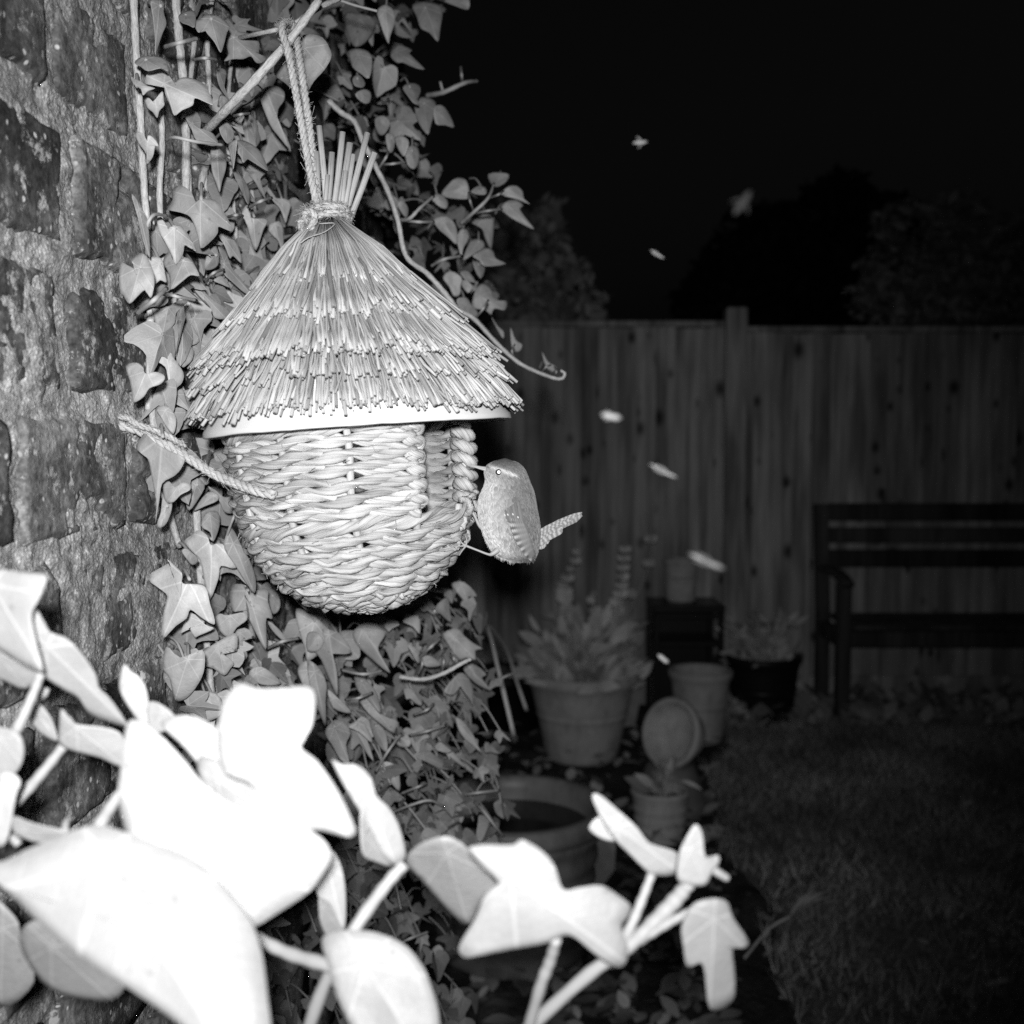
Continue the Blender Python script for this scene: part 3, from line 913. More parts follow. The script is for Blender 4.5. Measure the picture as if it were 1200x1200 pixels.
def traced_leaf(poly, d, parent, m, name='leaf', gx=0.0, gy=0.0, fold=.22, droop=.15, c=None, tip=None, sub=3, ripple=.02, sh=1.0, origin=None):
    """an ivy leaf with the given outline at depth d: tilted, folded along its midrib, tip drooping"""
    p0 = np.array(poly, float)
    p = smooth_loop(p0, sub)
    a2 = np.roll(p0, -1, 0); cr = p0[:, 0]*a2[:, 1]-a2[:, 0]*p0[:, 1]
    cen = np.array(c, float) if c is not None else (np.array([((p0[:, 0]+a2[:, 0])*cr).sum(), ((p0[:, 1]+a2[:, 1])*cr).sum()])/(3*cr.sum()) if abs(cr.sum()) > 1e-6 else p0.mean(0))
    if tip is None:
        q = p0 - cen; sc = np.linalg.norm(q, axis=1) + .45*q[:, 1]
        tip = p0[int(np.argmax(sc))]
    tip = np.array(tip, float); ax = tip-cen; Lp = np.linalg.norm(ax)+1e-6; ax /= Lp; si = np.array((-ax[1], ax[0]))
    J = cen - ax*Lp*.45; Lj = Lp*1.45
    n = len(p); rings = (1.0, .82, .6, .36, .15)
    V = []; T = []; k = d/F
    ph = R.uniform(0, 6.28)
    def add(q):
        o = q-cen
        t = (q-J) @ si; s = (q-J) @ ax
        dep = (gx*o[0]+gy*o[1])*k + fold*math.sqrt(t*t+9)*k + droop*max(0, s)*(s/Lj)*k*.6
        dep += ripple*Lj*k*math.sin(3.1*t/Lj*4+ph)*math.cos(2.3*s/Lj*3+ph*1.7)
        V.append(P(q[0], q[1], d+dep)); T.append((t/Lj, s/Lj, 0))
    for r_ in rings:
        for q in p: add(cen+(q-cen)*r_)
    add(cen)
    f = []
    for i in range(len(rings)-1):
        for j in range(n):
            f.append((i*n+j, i*n+(j+1) % n, (i+1)*n+(j+1) % n, (i+1)*n+j))
    b = (len(rings)-1)*n
    f += [(b+j, b+(j+1) % n, b+n) for j in range(n)]
    # underside, a little behind, gives the blade its thickness
    V = np.array(V); nv = len(V); th = .00028
    V2 = V + FWD*th
    f2 = [tuple(nv+i for i in reversed(q)) for q in f] + [(j, nv+j, nv+(j+1) % n, (j+1) % n) for j in range(n)]
    mb = MB(); mb.add(np.vstack((V, V2)), f+f2, np.vstack((T, T)), sh)
    Jp = P(J[0], J[1], d)
    return mb.build(name, m, parent, Jp), Jp

ivy = thing('ivy_plant', 'dense climbing ivy covering the brick wall behind the nest', 'ivy', W(1.1, 0, .05))
def stem(pts, r, dep=None, parent=None, name='stem', m=None, sh=1.0, off=.0, seg=8):
    q = []
    for i_, p_ in enumerate(pts):
        x, y = p_[0], p_[1]
        d = p_[2] if len(p_) > 2 else (dep if dep is not None else (wall_depth(x)-.014 if x < 330 else ivy_depth(x)+.02) + off)
        if name == 'petiole' and len(p_) == 2 and i_ in (0, len(pts)-1): d += .03
        q.append(P(x, y, d))
    p = smooth_path(q, 7); d0 = (p[0]-CAMN) @ FWD
    rr = (np.array(r) if not np.isscalar(r) else np.array((r, r)))
    rr = np.interp(np.linspace(0, 1, len(p)), np.linspace(0, 1, len(rr)), rr)*d0/F
    rr = rr*(1+.08*np.sin(np.arange(len(p))*1.9))
    mb = MB(); tube(mb, p, rr, seg, sh=sh)
    return mb.build(name, m or M_stem, parent or ivy, p[0])
def Z(pts, sc, ox, oy): return [(x*sc+ox, y*sc+oy) for x, y in pts]
a1 = lambda p: Z(p, 1/6, 140, 0)
a2_ = lambda p: Z(p, 1/6, 140, 200)
a5 = lambda p: Z(p, 1/6, 140, 400)
a6 = lambda p: Z(p, .18333, 160, 600)
a7 = lambda p: Z(p, .21667, 360, 680)
b3 = lambda p: Z(p, .18333, 340, 0)
b4 = lambda p: Z(p, .18333, 440, 180)
HERO = []   # (outline, depth offset, gx, gy, fold, shade)
def H(p, do=0.0, gx=None, gy=None, fold=None, sh=1.0): HERO.append((p, do, gx, gy, fold, sh))
H(a1([(175,580),(205,500),(245,475),(300,490),(360,540),(382,580),(430,548),(490,545),(560,570),(610,610),(650,700),(655,738),(600,715),(530,690),(515,740),(440,775),(385,812),(355,740),(320,660),(310,610),(240,600)]), -.02, .2, -.3, .35, 1.05)
H(a1([(105,440),(150,400),(215,392),(300,405),(330,430),(338,500),(290,480),(200,500),(150,470)]), .0, 0, -.6, .2, .9)
H(a1([(75,530),(100,550),(150,570),(190,600),(250,620),(200,640),(165,670),(150,625),(100,590)]), .01, .2, -.2)
H(a1([(175,690),(210,690),(240,710),(300,640),(310,700),(315,740),(280,780),(265,830),(235,790),(195,755)]), .02)
H(a1([(110,930),(160,935),(195,990),(200,950),(240,970),(275,1025),(250,1030),(235,1100),(190,1155),(185,1080),(130,1000)]), .01)
H(a1([(570,130),(600,105),(660,100),(720,125),(775,185),(755,230),(735,310),(710,370),(670,300),(620,240),(590,200),(560,230),(535,200),(530,150)]), -.02, .5, -.3)
H(a1([(415,110),(470,78),(530,85),(530,190),(480,175),(430,155)]), .02, 0, -.8, .1, .8)
H(a1([(750,120),(790,160),(830,215),(900,230),(950,250),(985,310),(980,370),(1030,405),(1000,440),(960,440),(925,395),(870,415),(800,415),(735,430),(765,380),(750,310),(760,250)]), -.03, .2, -.4)
H(a1([(985,660),(1010,625),(1060,605),(1120,610),(1160,650),(1155,710),(1115,770),(1115,870),(1150,920),(1190,1040),(1120,960),(1060,880),(1000,730)]), -.03, .6, -.2)
H(a1([(465,830),(490,775),(540,785),(570,830),(570,880),(555,900),(600,910),(660,940),(695,1010),(640,1025),(540,985),(510,920)]), .0, .3, -.5)
H(a1([(765,1015),(800,988),(825,985),(820,1060),(800,1190),(790,1150),(775,1080)]), -.02, -1.2, 0, .1)
H(a1([(825,990),(880,990),(940,1020),(985,1060),(1020,1120),(1045,1200),(1000,1180),(930,1135),(900,1120),(870,1145),(850,1100),(828,1070)]), -.02, .8, -.2)
H(a1([(640,1060),(680,1040),(720,1060),(750,1130),(745,1200),(720,1280),(705,1350),(680,1290),(650,1200)]), .0, .8, 0)
H(a1([(685,490),(720,480),(750,500),(745,560),(740,630),(770,700),(720,640),(690,570)]), .01, 1, 0)
H(a1([(700,820),(740,850),(780,880),(805,930),(800,980),(760,1010),(720,960),(700,900)]), .0, 1, 0, .1, .8)
H(a1([(220,0),(310,0),(310,80),(330,165),(300,240),(270,330),(250,385),(250,280),(235,120)]), .0, 1.4, 0, .1, .75)
H(a1([(705,680),(750,680),(770,720),(765,800),(740,850),(710,780)]), .0, 1, 0, .1, .85)
H(a1([(910,800),(960,840),(970,900),(990,980),(960,1030),(950,960),(930,880)]), .0, 1.2, 0, .1, .8)
H(a2_([(340,270),(375,200),(375,130),(420,103),(470,120),(510,160),(530,215),(570,200),(650,200),(700,230),(750,320),(790,400),(785,425),(740,410),(695,395),(690,440),(640,500),(570,545),(545,440),(500,330),(430,295)]), -.03, .2, -.25, .35, 1.12)
H(a2_([(265,340),(300,330),(335,400),(380,385),(430,390),(470,430),(510,490),(540,570),(505,520),(460,520),(445,590),(395,660),(370,600),(320,500),(280,430)]), -.01, .5, -.2, .3)
H(a2_([(305,640),(345,570),(385,640),(440,610),(490,620),(530,670),(560,740),(500,735),(440,780),(360,835),(350,730)]), -.015, 0, -.2, .25, 1.15)
H(a2_([(0,650),(50,660),(130,700),(85,630),(140,580),(190,600),(215,660),(240,720),(245,800),(220,895),(180,840),(130,880),(70,935),(30,880),(0,830)]), .0, -.1, -.2, .2, 1.1)
H(a2_([(200,620),(250,605),(300,625),(320,720),(330,785),(285,770),(240,805),(230,700)]), .01, .2, -.2, .2, 1.25)
H(a2_([(230,955),(340,955),(400,920),(470,905),(475,925),(400,1000),(390,1070),(330,1140),(300,1180),(260,1150),(245,1050)]), .03, .5, 0, .2, 1.05)
H(a2_([(595,690),(620,580),(680,530),(700,640),(660,690)]), .01, .8, 0)
H(a2_([(690,440),(760,450),(830,520),(860,650),(800,600),(775,615),(740,530)]), .0, 1, 0)
H(a2_([(690,530),(740,560),(790,680),(850,760),(930,870),(880,860),(800,790),(730,720),(730,640)]), .01, 1, 0, .1, .85)
H(a2_([(470,775),(520,770),(580,830),(650,900),(740,960),(790,1010),(750,1040),(670,1035),(640,960),(560,880),(510,820)]), .02, .6, -.3)
H(a2_([(420,1120),(460,1030),(520,1100),(560,1200),(480,1230),(430,1190)]), .04)
H(a2_([(880,640),(940,600),(1040,620),(1080,670),(1020,740),(940,800),(900,720)]), .05, 0, -.4, .15, .9)
H(a2_([(800,10),(860,40),(910,130),(915,210),(900,235),(860,150)]), .0, 1, 0)
H(a2_([(860,300),(900,240),(920,330),(1040,340),(1010,420),(960,560),(920,470),(895,380)]), .0, .6, 0)
H(a2_([(1040,390),(1120,355),(1150,420),(1150,600),(1120,500),(1070,450)]), .02, .6, 0)
H(a2_([(1030,90),(1060,180),(1200,210),(1180,330),(1165,365),(1130,270),(1070,200)]), .02, .5, 0)
H(a2_([(85,160),(190,330),(215,610),(170,500),(130,330)]), .0, 1.5, 0, .1, .75)
H(a2_([(620,1000),(700,1060),(730,1105),(650,1090),(600,1060)]), .03)
H(a2_([(660,770),(720,740),(780,820),(720,800)]), .02)
H(a5([(45,170),(120,150),(165,180),(180,225),(250,215),(310,235),(315,270),(280,305),(210,330),(170,390),(95,430),(85,350),(70,270)]), .0, 0, -.2, .2, 1.1)
H(a5([(210,20),(300,0),(350,60),(390,130),(450,220),(440,290),(400,330),(370,390),(340,260),(320,180),(240,120)]), .025, .5, -.1)
H(a5([(345,30),(370,5),(410,30),(470,20),(520,60),(510,130),(470,170),(440,180),(400,120),(360,70)]), .04, 0, -.2)
H(a5([(375,390),(440,330),(470,420),(520,520),(470,480),(380,430)]), .03)
H(a5([(255,470),(330,450),(380,500),(400,560),(380,650),(330,600),(290,530)]), .02)
H(a5([(115,745),(150,680),(180,650),(260,720),(350,770),(430,800),(460,830),(430,900),(380,950),(300,1000),(280,1120),(250,1290),(258,1150),(220,920),(200,830),(160,795)]), .0, -.1, -.1, .2, 1.05)
H(a5([(310,1000),(350,985),(390,1025),(440,990),(490,1005),(495,1045),(430,1080),(380,1130),(330,1130),(310,1080)]), -.01, 0, -.2, .2, 1.15)
H(a5([(305,1090),(340,1140),(370,1140),(360,1210),(330,1280),(290,1310),(262,1290),(290,1200)]), .01)
H(a5([(500,850),(560,880),(620,940),(630,990),(600,1010),(560,970),(505,930)]), .02)
H(a5([(465,1100),(520,960),(600,1010),(560,1100),(490,1190)]), .02)
H(a5([(520,1190),(620,1060),(690,1080),(690,1120),(600,1160)]), .02)
H(a5([(620,1020),(680,1050),(740,1100),(800,1090),(800,1200),(740,1200),(700,1120)]), .01)
H(a6([(68,418),(200,330),(195,300),(240,340),(290,390),(295,455),(360,460),(440,480),(470,590),(495,670),(495,720),(420,680),(345,625),(320,680),(250,730),(165,810),(165,680),(190,570),(185,520)]), -.02, -.1, -.1, .25, 1.1)
H(a6([(305,185),(350,150),(395,115),(450,150),(475,210),(520,200),(590,215),(640,250),(635,360),(540,345),(525,420),(470,560),(440,470),(405,310),(350,250)]), -.03, 0, -.1, .3, 1.2)
H(a6([(560,230),(580,130),(610,105),(650,170),(690,260),(720,300),(760,420),(755,520),(700,450),(630,340)]), -.05, .6, 0, .3, 1.1)
H(a6([(605,475),(700,470),(690,540),(770,500),(840,500),(840,570),(870,680),(830,680),(830,780),(825,880),(760,770),(690,640),(610,630)]), -.02, .2, -.1, .35, 1.1)
H(a6([(500,690),(530,650),(580,660),(690,640),(705,690),(640,740),(595,805),(540,770)]), .0, 0, -.1, .1, 1.2)
H(a6([(295,735),(345,640),(440,720),(495,745),(400,790),(370,800),(330,740),(280,780)]), .005, 0, 0, .1, 1.1)
H(a6([(165,1000),(190,860),(280,930),(420,880),(435,990),(400,1090),(320,1190),(245,1200),(210,1060)]), .0, 0, -.1, .25, 1.15)
H(a6([(335,1200),(350,1150),(440,1145),(530,1180),(540,1290),(440,1340),(340,1290)]), .0, 0, -.2, .1, 1.15)
H(a6([(415,960),(430,890),(570,800),(640,780),(640,890),(600,860),(540,890),(620,960),(600,1000),(560,1045),(490,1000),(420,980)]), .0, 0, 0, .1, 1.15)
H(a6([(570,800),(690,740),(760,800),(690,800),(680,850),(710,920),(660,960),(640,880)]), .012, 0, 0, .1, 1.05)
H(a6([(1020,620),(1100,640),(1200,720),(1240,780),(1200,870),(1150,920),(1090,950),(1075,870),(1030,730)]), -.04, .3, -.1, .3)
H(a6([(1030,1000),(1090,950),(1150,1000),(1200,1060),(1200,1300),(1150,1250),(1060,1100)]), -.05, .4, 0, .3)
H(a6([(415,60),(450,0),(520,0),(530,90),(490,190),(470,130),(420,100)]), .0)
H(a6([(290,250),(320,235),(395,300),(360,340),(320,300)]), .02)
H(a6([(840,490),(900,520),(920,590),(900,640),(860,640)]), .0)
H(a6([(740,1000),(800,990),(880,1040),(920,1100),(800,1105),(720,1050)]), .0)
H(a6([(830,690),(900,740),(950,800),(990,870),(930,820),(870,760)]), .0)
H(a6([(280,930),(380,870),(420,960),(340,1000)]), .02, 0, 0, .1, 1.1)
H(a7([(80,265),(130,270),(190,300),(240,385),(195,400),(140,395),(160,490),(165,620),(130,560),(75,430),(40,380),(95,330)]), -.09, .2, 0, .3, 1.15)
H(a7([(245,285),(290,240),(350,222),(400,260),(425,290),(385,360),(400,410),(450,500),(400,470),(330,410),(270,350)]), -.06, .1, -.1, .3)
H(a7([(0,440),(60,470),(105,560),(100,650),(100,790),(60,700),(20,600)]), -.08, .3, 0)
H(a7([(110,590),(170,640),(230,700),(225,720),(140,690)]), -.07, 0, 0, .2, 1.1)
H(a7([(95,820),(150,755),(210,775),(235,830),(210,890),(230,990),(180,970),(140,900)]), -.08)
H(a7([(545,350),(600,375),(615,420),(600,450),(570,400)]), -.06); H(a7([(610,430),(650,405),(700,430),(725,460),(660,470),(620,455)]), -.06)
H(a7([(735,290),(810,260),(850,300),(900,340),(950,370),(910,380),(910,430),(860,420),(820,430),(770,360)]), -.05, 0, -.2)
H(a7([(845,480),(880,450),(930,470),(970,510),(945,530),(990,595),(930,570),(880,530)]), -.06)
H(a7([(740,600),(790,530),(840,500),(890,560),(900,680),(870,620),(835,570),(790,620)]), -.04)
H(a7([(800,740),(850,770),(900,840),(915,880),(945,935),(890,890),(830,830)]), -.03)
H(a7([(570,590),(650,640),(700,620),(760,700),(790,800),(720,750),(660,690)]), -.04)
H(a7([(255,510),(320,540),(380,620),(395,720),(330,650),(270,590)]), -.05)
H(a7([(280,640),(330,600),(370,660),(390,720),(430,740),(495,770),(470,830),(400,780),(330,720)]), -.05)
H(a7([(335,750),(390,780),(430,840),(430,930),(370,870)]), -.05)
H(a7([(515,220),(600,190),(610,290),(570,250)]), -.03); H(a7([(690,150),(760,90),(770,160),(780,230),(730,190)]), -.02); H(a7([(780,20),(850,10),(920,85),(870,90),(885,150),(830,90)]), -.02)
H(a7([(570,950),(640,920),(700,950),(780,1020),(720,1020),(640,980)]), -.03); H(a7([(740,920),(790,930),(860,1015),(800,980)]), -.02)
H(a7([(390,1010),(430,980),(490,1020),(500,1140),(440,1080)]), -.05, 0, 0, .2, 1.1)
H(a7([(470,860),(500,810),(560,860),(550,900),(500,900)]), -.03); H(a7([(220,790),(290,760),(340,830),(350,880),(280,820)]), -.04)
H(a7([(0,290),(50,280),(90,330),(60,380),(0,380)]), -.07)
H(b3([(555,70),(600,30),(650,50),(670,100),(665,160),(640,230),(630,280),(600,220),(575,150)]), -.08, .5, -.1)
H(b3([(780,30),(860,10),(950,30),(975,80),(960,180),(945,265),(890,210),(835,180),(810,110)]), -.03, 0, -.2)
H(b3([(980,0),(1130,-20),(1140,60),(1060,40)]), -.02)
H([(322,75),(330,60),(345,45),(362,40),(378,44),(387,58),(388,68),(380,82),(368,95),(360,108),(350,112),(335,98),(322,88)], -.18, -.1, -.1, .12, 1.05)
H(b3([(380,320),(440,310),(500,330),(525,390),(505,500),(450,470),(400,430),(385,380)]), -.04)
H(b3([(720,560),(760,530),(820,540),(835,580),(815,640),(830,670),(790,660),(750,610)]), -.04)
H(b3([(920,690),(960,670),(1000,700),(1050,810),(990,800),(930,790)]), -.02)
H(b3([(640,350),(690,285),(780,320),(760,340),(860,440),(790,430),(720,400),(680,400)]), .02, 0, 0, .2, .75)
H(b3([(400,500),(440,475),(480,530),(460,560),(410,545)]), -.03); H(b3([(415,605),(470,570),(515,590),(510,650),(470,660)]), -.03)
H(b3([(800,640),(860,620),(920,640),(930,690),(900,800),(880,860),(830,800),(800,720)]), .0)
H(b3([(735,960),(780,930),(820,950),(820,1040),(790,1080),(750,1050)]), -.02); H(b3([(610,870),(640,850),(670,880),(660,960),(630,970)]), -.02); H(b3([(670,880),(720,870),(760,910),(730,1000),(690,950)]), -.02)
H(b3([(350,90),(440,85),(550,130),(500,250),(420,300),(370,230)]), .06, 0, 0, .2, .6)
H(b3([(540,760),(600,740),(640,790),(600,860),(560,850)]), .0)
H(b4([(370,420),(430,400),(480,410),(520,480),(520,580),(460,530),(400,480)]), -.06, .2, -.2)
H(b4([(520,530),(550,480),(590,490),(595,540),(560,610),(550,670),(530,600)]), -.06)
H(b4([(560,680),(600,570),(640,545),(690,560),(690,600),(630,640)]), -.05)
H(b4([(620,650),(700,605),(750,620),(770,670),(835,705),(700,720),(660,680)]), -.05)
H(b4([(800,350),(840,305),(900,295),(945,330),(920,350),(960,410),(1015,485),(900,430),(840,390)]), -.08, 0, -.3)
H(b4([(800,260),(850,210),(900,205),(940,240),(950,290),(990,325),(900,290)]), -.07, 0, -.3)
H(b4([(720,130),(840,125),(850,160),(810,200),(755,210)]), -.06, 0, .2, .1, .8)
H(b4([(610,240),(660,205),(705,220),(705,260),(650,260)]), -.05)
H(b4([(470,190),(520,155),(580,170),(600,250),(590,290),(480,285),(420,260)]), -.03)
H(b4([(640,870),(690,830),(740,870),(755,920),(800,940),(840,945),(825,1000),(760,990),(740,1030),(700,1000),(620,980)]), -.06)
H(b4([(430,790),(480,750),(550,790),(545,840),(540,900),(500,910),(470,850)]), -.04)
H(b4([(600,430),(690,390),(750,400),(755,480),(740,610),(700,540),(680,480)]), .0, 0, 0, .2, .7)
H(b4([(540,760),(590,750),(640,820),(580,810)]), -.02); H(b4([(540,820),(580,810),(620,850),(590,890)]), -.02)
H(b4([(360,290),(400,255),(460,300),(455,350),(410,340)]), -.03); H(b4([(140,330),(170,300),(210,350),(195,410)]), -.03)
H(b4([(620,690),(700,720),(670,800)]), -.02); H(b4([(740,1040),(780,1100),(820,1140),(815,1180),(770,1110)]), -.05)
H(b4([(520,930),(580,920),(610,960),(660,1030),(600,1060),(540,1000)]), -.05)
H([(598,383),(604,398),(612,404),(608,412),(600,408)], -.06, 0, 0, .1); H([(635,412),(642,424),(652,430),(648,436),(640,430)], -.06, 0, 0, .1)
for (poly, do, gx, gy, fold, sh) in HERO:
    p = np.array(poly); cx, cy = p.mean(0)
    d = ivy_depth(cx) + do
    if cx < 330: d = min(d, wall_depth(min(p[:, 0].max(), 340))-.02)
    if cy > 520 and 240 < cx < 420: d = max(d, .80)
    gx = R.uniform(-.5, 1.0) if gx is None else gx + R.uniform(-.2, .2)
    gy = R.uniform(-.8, .3) if gy is None else gy + R.uniform(-.2, .2)
    fold = R.uniform(.2, .75) if fold is None else fold*1.7
    lf, Jp = traced_leaf(poly, d, ivy, M_ivy, gx=gx, gy=gy, fold=fold, droop=R.uniform(.2, .7), ripple=.035, sh=sh*R.uniform(.88, 1.06))
    j = project(Jp)
    if R.random() < .75:
        mb = MB(); e = P(j[0]-R.uniform(-4, 22), j[1]-R.uniform(-14, 18), min(j[2]+.05, wall_depth(min(j[0], 330))-.005 if j[0] < 330 else 9))
        tube(mb, smooth_path([Jp+FWD*.002, (Jp+e)/2+UP*.006, e], 5), .0011, 6)
        mb.build('petiole', M_petiole, ivy, Jp)
n_hero = len(HERO)

# woody stems, twigs and petioles one can follow
for pts, r in (([(156, -10), (160, 70), (164, 130), (168, 210), (176, 330), (174, 480)], 4.6), ([(205, -10), (211, 60), (216, 110), (218, 200), (214, 330), (216, 420)], 5.2),
               ([(228, 45), (223, 100), (220, 170), (224, 260)], 3.0), ([(188, 120), (190, 170), (187, 230), (192, 330), (196, 420)], 3.6), ([(250, -10), (243, 40), (245, 120), (240, 220), (252, 330)], 3.2),
               ([(242, 190), (236, 220), (248, 236), (258, 260), (262, 330)], 4.0), ([(176, 430), (180, 500), (196, 590), (210, 640)], 4.2), ([(272, 60), (266, 140), (272, 220), (280, 320)], 2.6), ([(300, 80), (292, 180), (302, 280)], 2.4),
               ([(230, 560), (232, 640), (240, 730), (250, 830), (262, 900)], 4.5), ([(310, 740), (318, 800), (325, 860)], 3.5), ([(285, 700), (300, 770), (296, 850)], 2.6), ([(205, 300), (204, 380), (210, 480)], 3.2)):
    stem(pts, r)
for pts, r, d in (([(374, 0, .76), (340, 46, .755), (300, 92, .75), (262, 132, .77), (232, 163, .82)], (4.6, 5.0, 5.4, 5.4, 5.0), None),
                  ([(398, -2, .82), (372, 10, .80), (340, 30, .79), (300, 40, .80), (268, 47, .86)], (3.2, 3.2, 2.6, 2.4), None),
                  ([(195, 164), (205, 161), (230, 166), (262, 170)], 1.9, .66), ([(193, 55), (210, 50), (232, 45)], 2.4, .67), ([(227, 70), (240, 68), (254, 70)], 1.8, .70),
                  ([(195, 253), (180, 252), (172, 268), (172, 300)], 2.0, .66), ([(274, 136), (282, 134), (293, 133)], 1.6, .78), ([(194, 344), (205, 347), (230, 352)], 2.0, .66),
                  ([(160, 368), (180, 352), (195, 338)], 2.6, .64), ([(268, 254), (276, 252), (284, 253)], 1.8, .8), ([(292, 243), (305, 236), (318, 232)], 1.8, .82), ([(240, 330), (250, 320), (262, 316)], 1.6, .78),
                  ([(398, 0, .9), (415, 6, .9), (442, 13, .9)], 1.5, None), ([(560, 95), (545, 97), (520, 108), (500, 112)], (1.8, 2.6, 3.0), 1.25), ([(542, 98), (541, 88), (540, 78)], 1.6, 1.25), ([(519, 107), (516, 96)], 1.6, 1.25),
                  ([(385, 118), (400, 132), (415, 142), (425, 165), (440, 195), (455, 225), (466, 258), (476, 300), (500, 320), (520, 342), (535, 362)], (3.5, 3.2, 3.0, 3.0, 3.4), 1.04),
                  ([(468, 258), (480, 256), (492, 244), (508, 230)], (2.4, 1.8), 1.02), ([(470, 258), (490, 260), (508, 260)], 1.7, 1.02), ([(442, 200), (452, 185), (455, 178)], 1.5, 1.03), ([(446, 193), (460, 192), (475, 190)], 1.5, 1.03),
                  ([(540, 262), (556, 248), (572, 232), (579, 215)], (2.2, 2.0, 1.4), 1.13), ([(556, 250), (572, 247), (588, 245)], 1.4, 1.13), ([(555, 247), (551, 236), (549, 226)], 1.2, 1.13), ([(574, 232), (584, 228), (590, 224)], 1.2, 1.13),
                  ([(505, 312), (520, 304), (540, 300)], 1.8, 1.08), ([(535, 362), (556, 374), (580, 400), (608, 425), (640, 440), (657, 444), (662, 438), (657, 434)], (3.0, 2.6, 2.2, 2.0, 1.5), 1.12), ([(604, 422), (600, 412), (603, 404)], 1.1, 1.12), ([(634, 437), (640, 430), (645, 428)], 1.1, 1.12), ([(648, 441), (652, 436), (650, 430)], 1.0, 1.12),
                  ([(558, 372), (566, 362), (572, 352)], 1.4, 1.10), ([(468, 793), (495, 796), (520, 789), (540, 778), (552, 772)], (2.4, 2.6, 2.2), 1.06), ([(490, 790), (495, 778), (492, 768)], 1.4, 1.06), ([(493, 769), (505, 758), (516, 748)], (1.4, 2.0), 1.06), ([(518, 788), (520, 776), (519, 766)], 1.3, 1.06),
                  ([(533, 780), (532, 772), (528, 766)], 1.3, 1.06), ([(400, 785), (425, 790), (448, 786)], 1.8, .98), ([(405, 820), (420, 818), (436, 812)], 1.6, .98), ([(485, 838), (500, 832), (508, 825)], 1.5, 1.08), ([(480, 862), (500, 857), (522, 850)], 1.5, 1.1),
                  ([(460, 952), (480, 944), (503, 938), (520, 945)], 1.6, 1.12), ([(540, 932), (560, 929), (585, 926)], 1.6, 1.2), ([(500, 918), (490, 922), (470, 930)], 1.5, 1.1), ([(556, 940), (566, 950), (580, 968), (590, 980)], 1.3, 1.2), ([(470, 860), (455, 880), (440, 905)], 1.6, 1.05),
                  ([(460, 1110), (480, 1100), (502, 1092)], 1.6, 1.1), ([(360, 715), (345, 700), (330, 684)], 1.5, .86), ([(313, 760), (330, 752), (350, 748)], 1.8, .9), ([(290, 590), (275, 604), (262, 640)], 1.6, .78)):
    stem(pts, r, d, name='twig' if not np.isscalar(r) and len(pts) > 4 else 'petiole', m=M_stem if not np.isscalar(r) and len(pts) > 4 else M_petiole)

# leaves filling the depth of the ivy
def leaf_template(kind, seed):
    rs = random.Random(seed)
    half = {0: [(0, 1.0), (.14, .74), (.24, .50), (.46, .46), (.70, .42), (.60, .16), (.44, -.10), (.28, -.26), (.10, -.18)],
            1: [(0, 1.0), (.22, .74), (.42, .40), (.50, .08), (.38, -.18), (.14, -.20)],
            2: [(0, 1.1), (.10, .72), (.17, .44), (.36, .50), (.56, .52), (.42, .16), (.48, -.10), (.34, -.26), (.12, -.16)],
            3: [(0, 1.0), (.20, .66), (.34, .36), (.52, .22), (.46, -.02), (.28, -.24), (.10, -.16)]}[kind]
    j = lambda q: (q[0]*(1+rs.uniform(-.15, .15)), q[1]+rs.uniform(-.05, .05))
    r_ = [j(q) for q in half]; l_ = [(-x, y) for x, y in (j(q) for q in half[1:])]
    pl = r_ + [(0, -.04)] + l_[::-1]
    p = smooth_loop(np.array(pl), 2); n = len(p); c = np.array((0, .12))
    fold = rs.uniform(.0, .9); dr = rs.uniform(0, 1.0); ph = rs.uniform(0, 6)
    V = []; T = []
    for s in (1.0, .66, .33):
        for q in p:
            w = c+(q-c)*s
            V.append((w[0], w[1], -fold*abs(w[0]) - dr*max(0, w[1])**2*.5 + .05*math.sin(5*w[0]+ph)*math.cos(4*w[1]+ph))); T.append((w[0], w[1], 0))
    V.append((0, .12, .0)); T.append((0, .12, 0))
    f = [(i*n+k, i*n+(k+1) % n, (i+1)*n+(k+1) % n, (i+1)*n+k) for i in range(2) for k in range(n)] + [(2*n+k, 2*n+(k+1) % n, 3*n) for k in range(n)]
    return np.array(V), f, np.array(T)
TEMPL = [leaf_template(k, 10*k+s) for k in (0, 0, 1, 2, 3) for s in range(4)]
TEMPL_ME = []
for (V, f, T) in TEMPL:
    mb = MB(); mb.add(V, f, T); me = mb.mesh('leaf'); me.materials.append(M_ivy); TEMPL_ME.append(me)
def inside(pt, poly):
    x, y = pt; c = False; n = len(poly)
    for i in range(n):
        x1, y1 = poly[i]; x2, y2 = poly[(i+1) % n]
        if (y1 > y) != (y2 > y) and x < (x2-x1)*(y-y1)/(y2-y1)+x1: c = not c
    return c
REG_UP = [(232, -30), (545, -30), (500, 50), (470, 80), (500, 110), (505, 160), (525, 200), (560, 225), (575, 250), (560, 300), (575, 350), (555, 375), (480, 330), (300, 340), (240, 420), (225, 300), (240, 180)]
REG_LO = [(215, 640), (290, 640), (340, 720), (470, 730), (540, 690), (560, 720), (555, 800), (545, 860), (575, 920), (545, 985), (560, 1240), (215, 1240), (240, 900), (205, 780)]
REG_MID = [(215, 330), (330, 330), (330, 640), (230, 640), (215, 520)]
cand = []
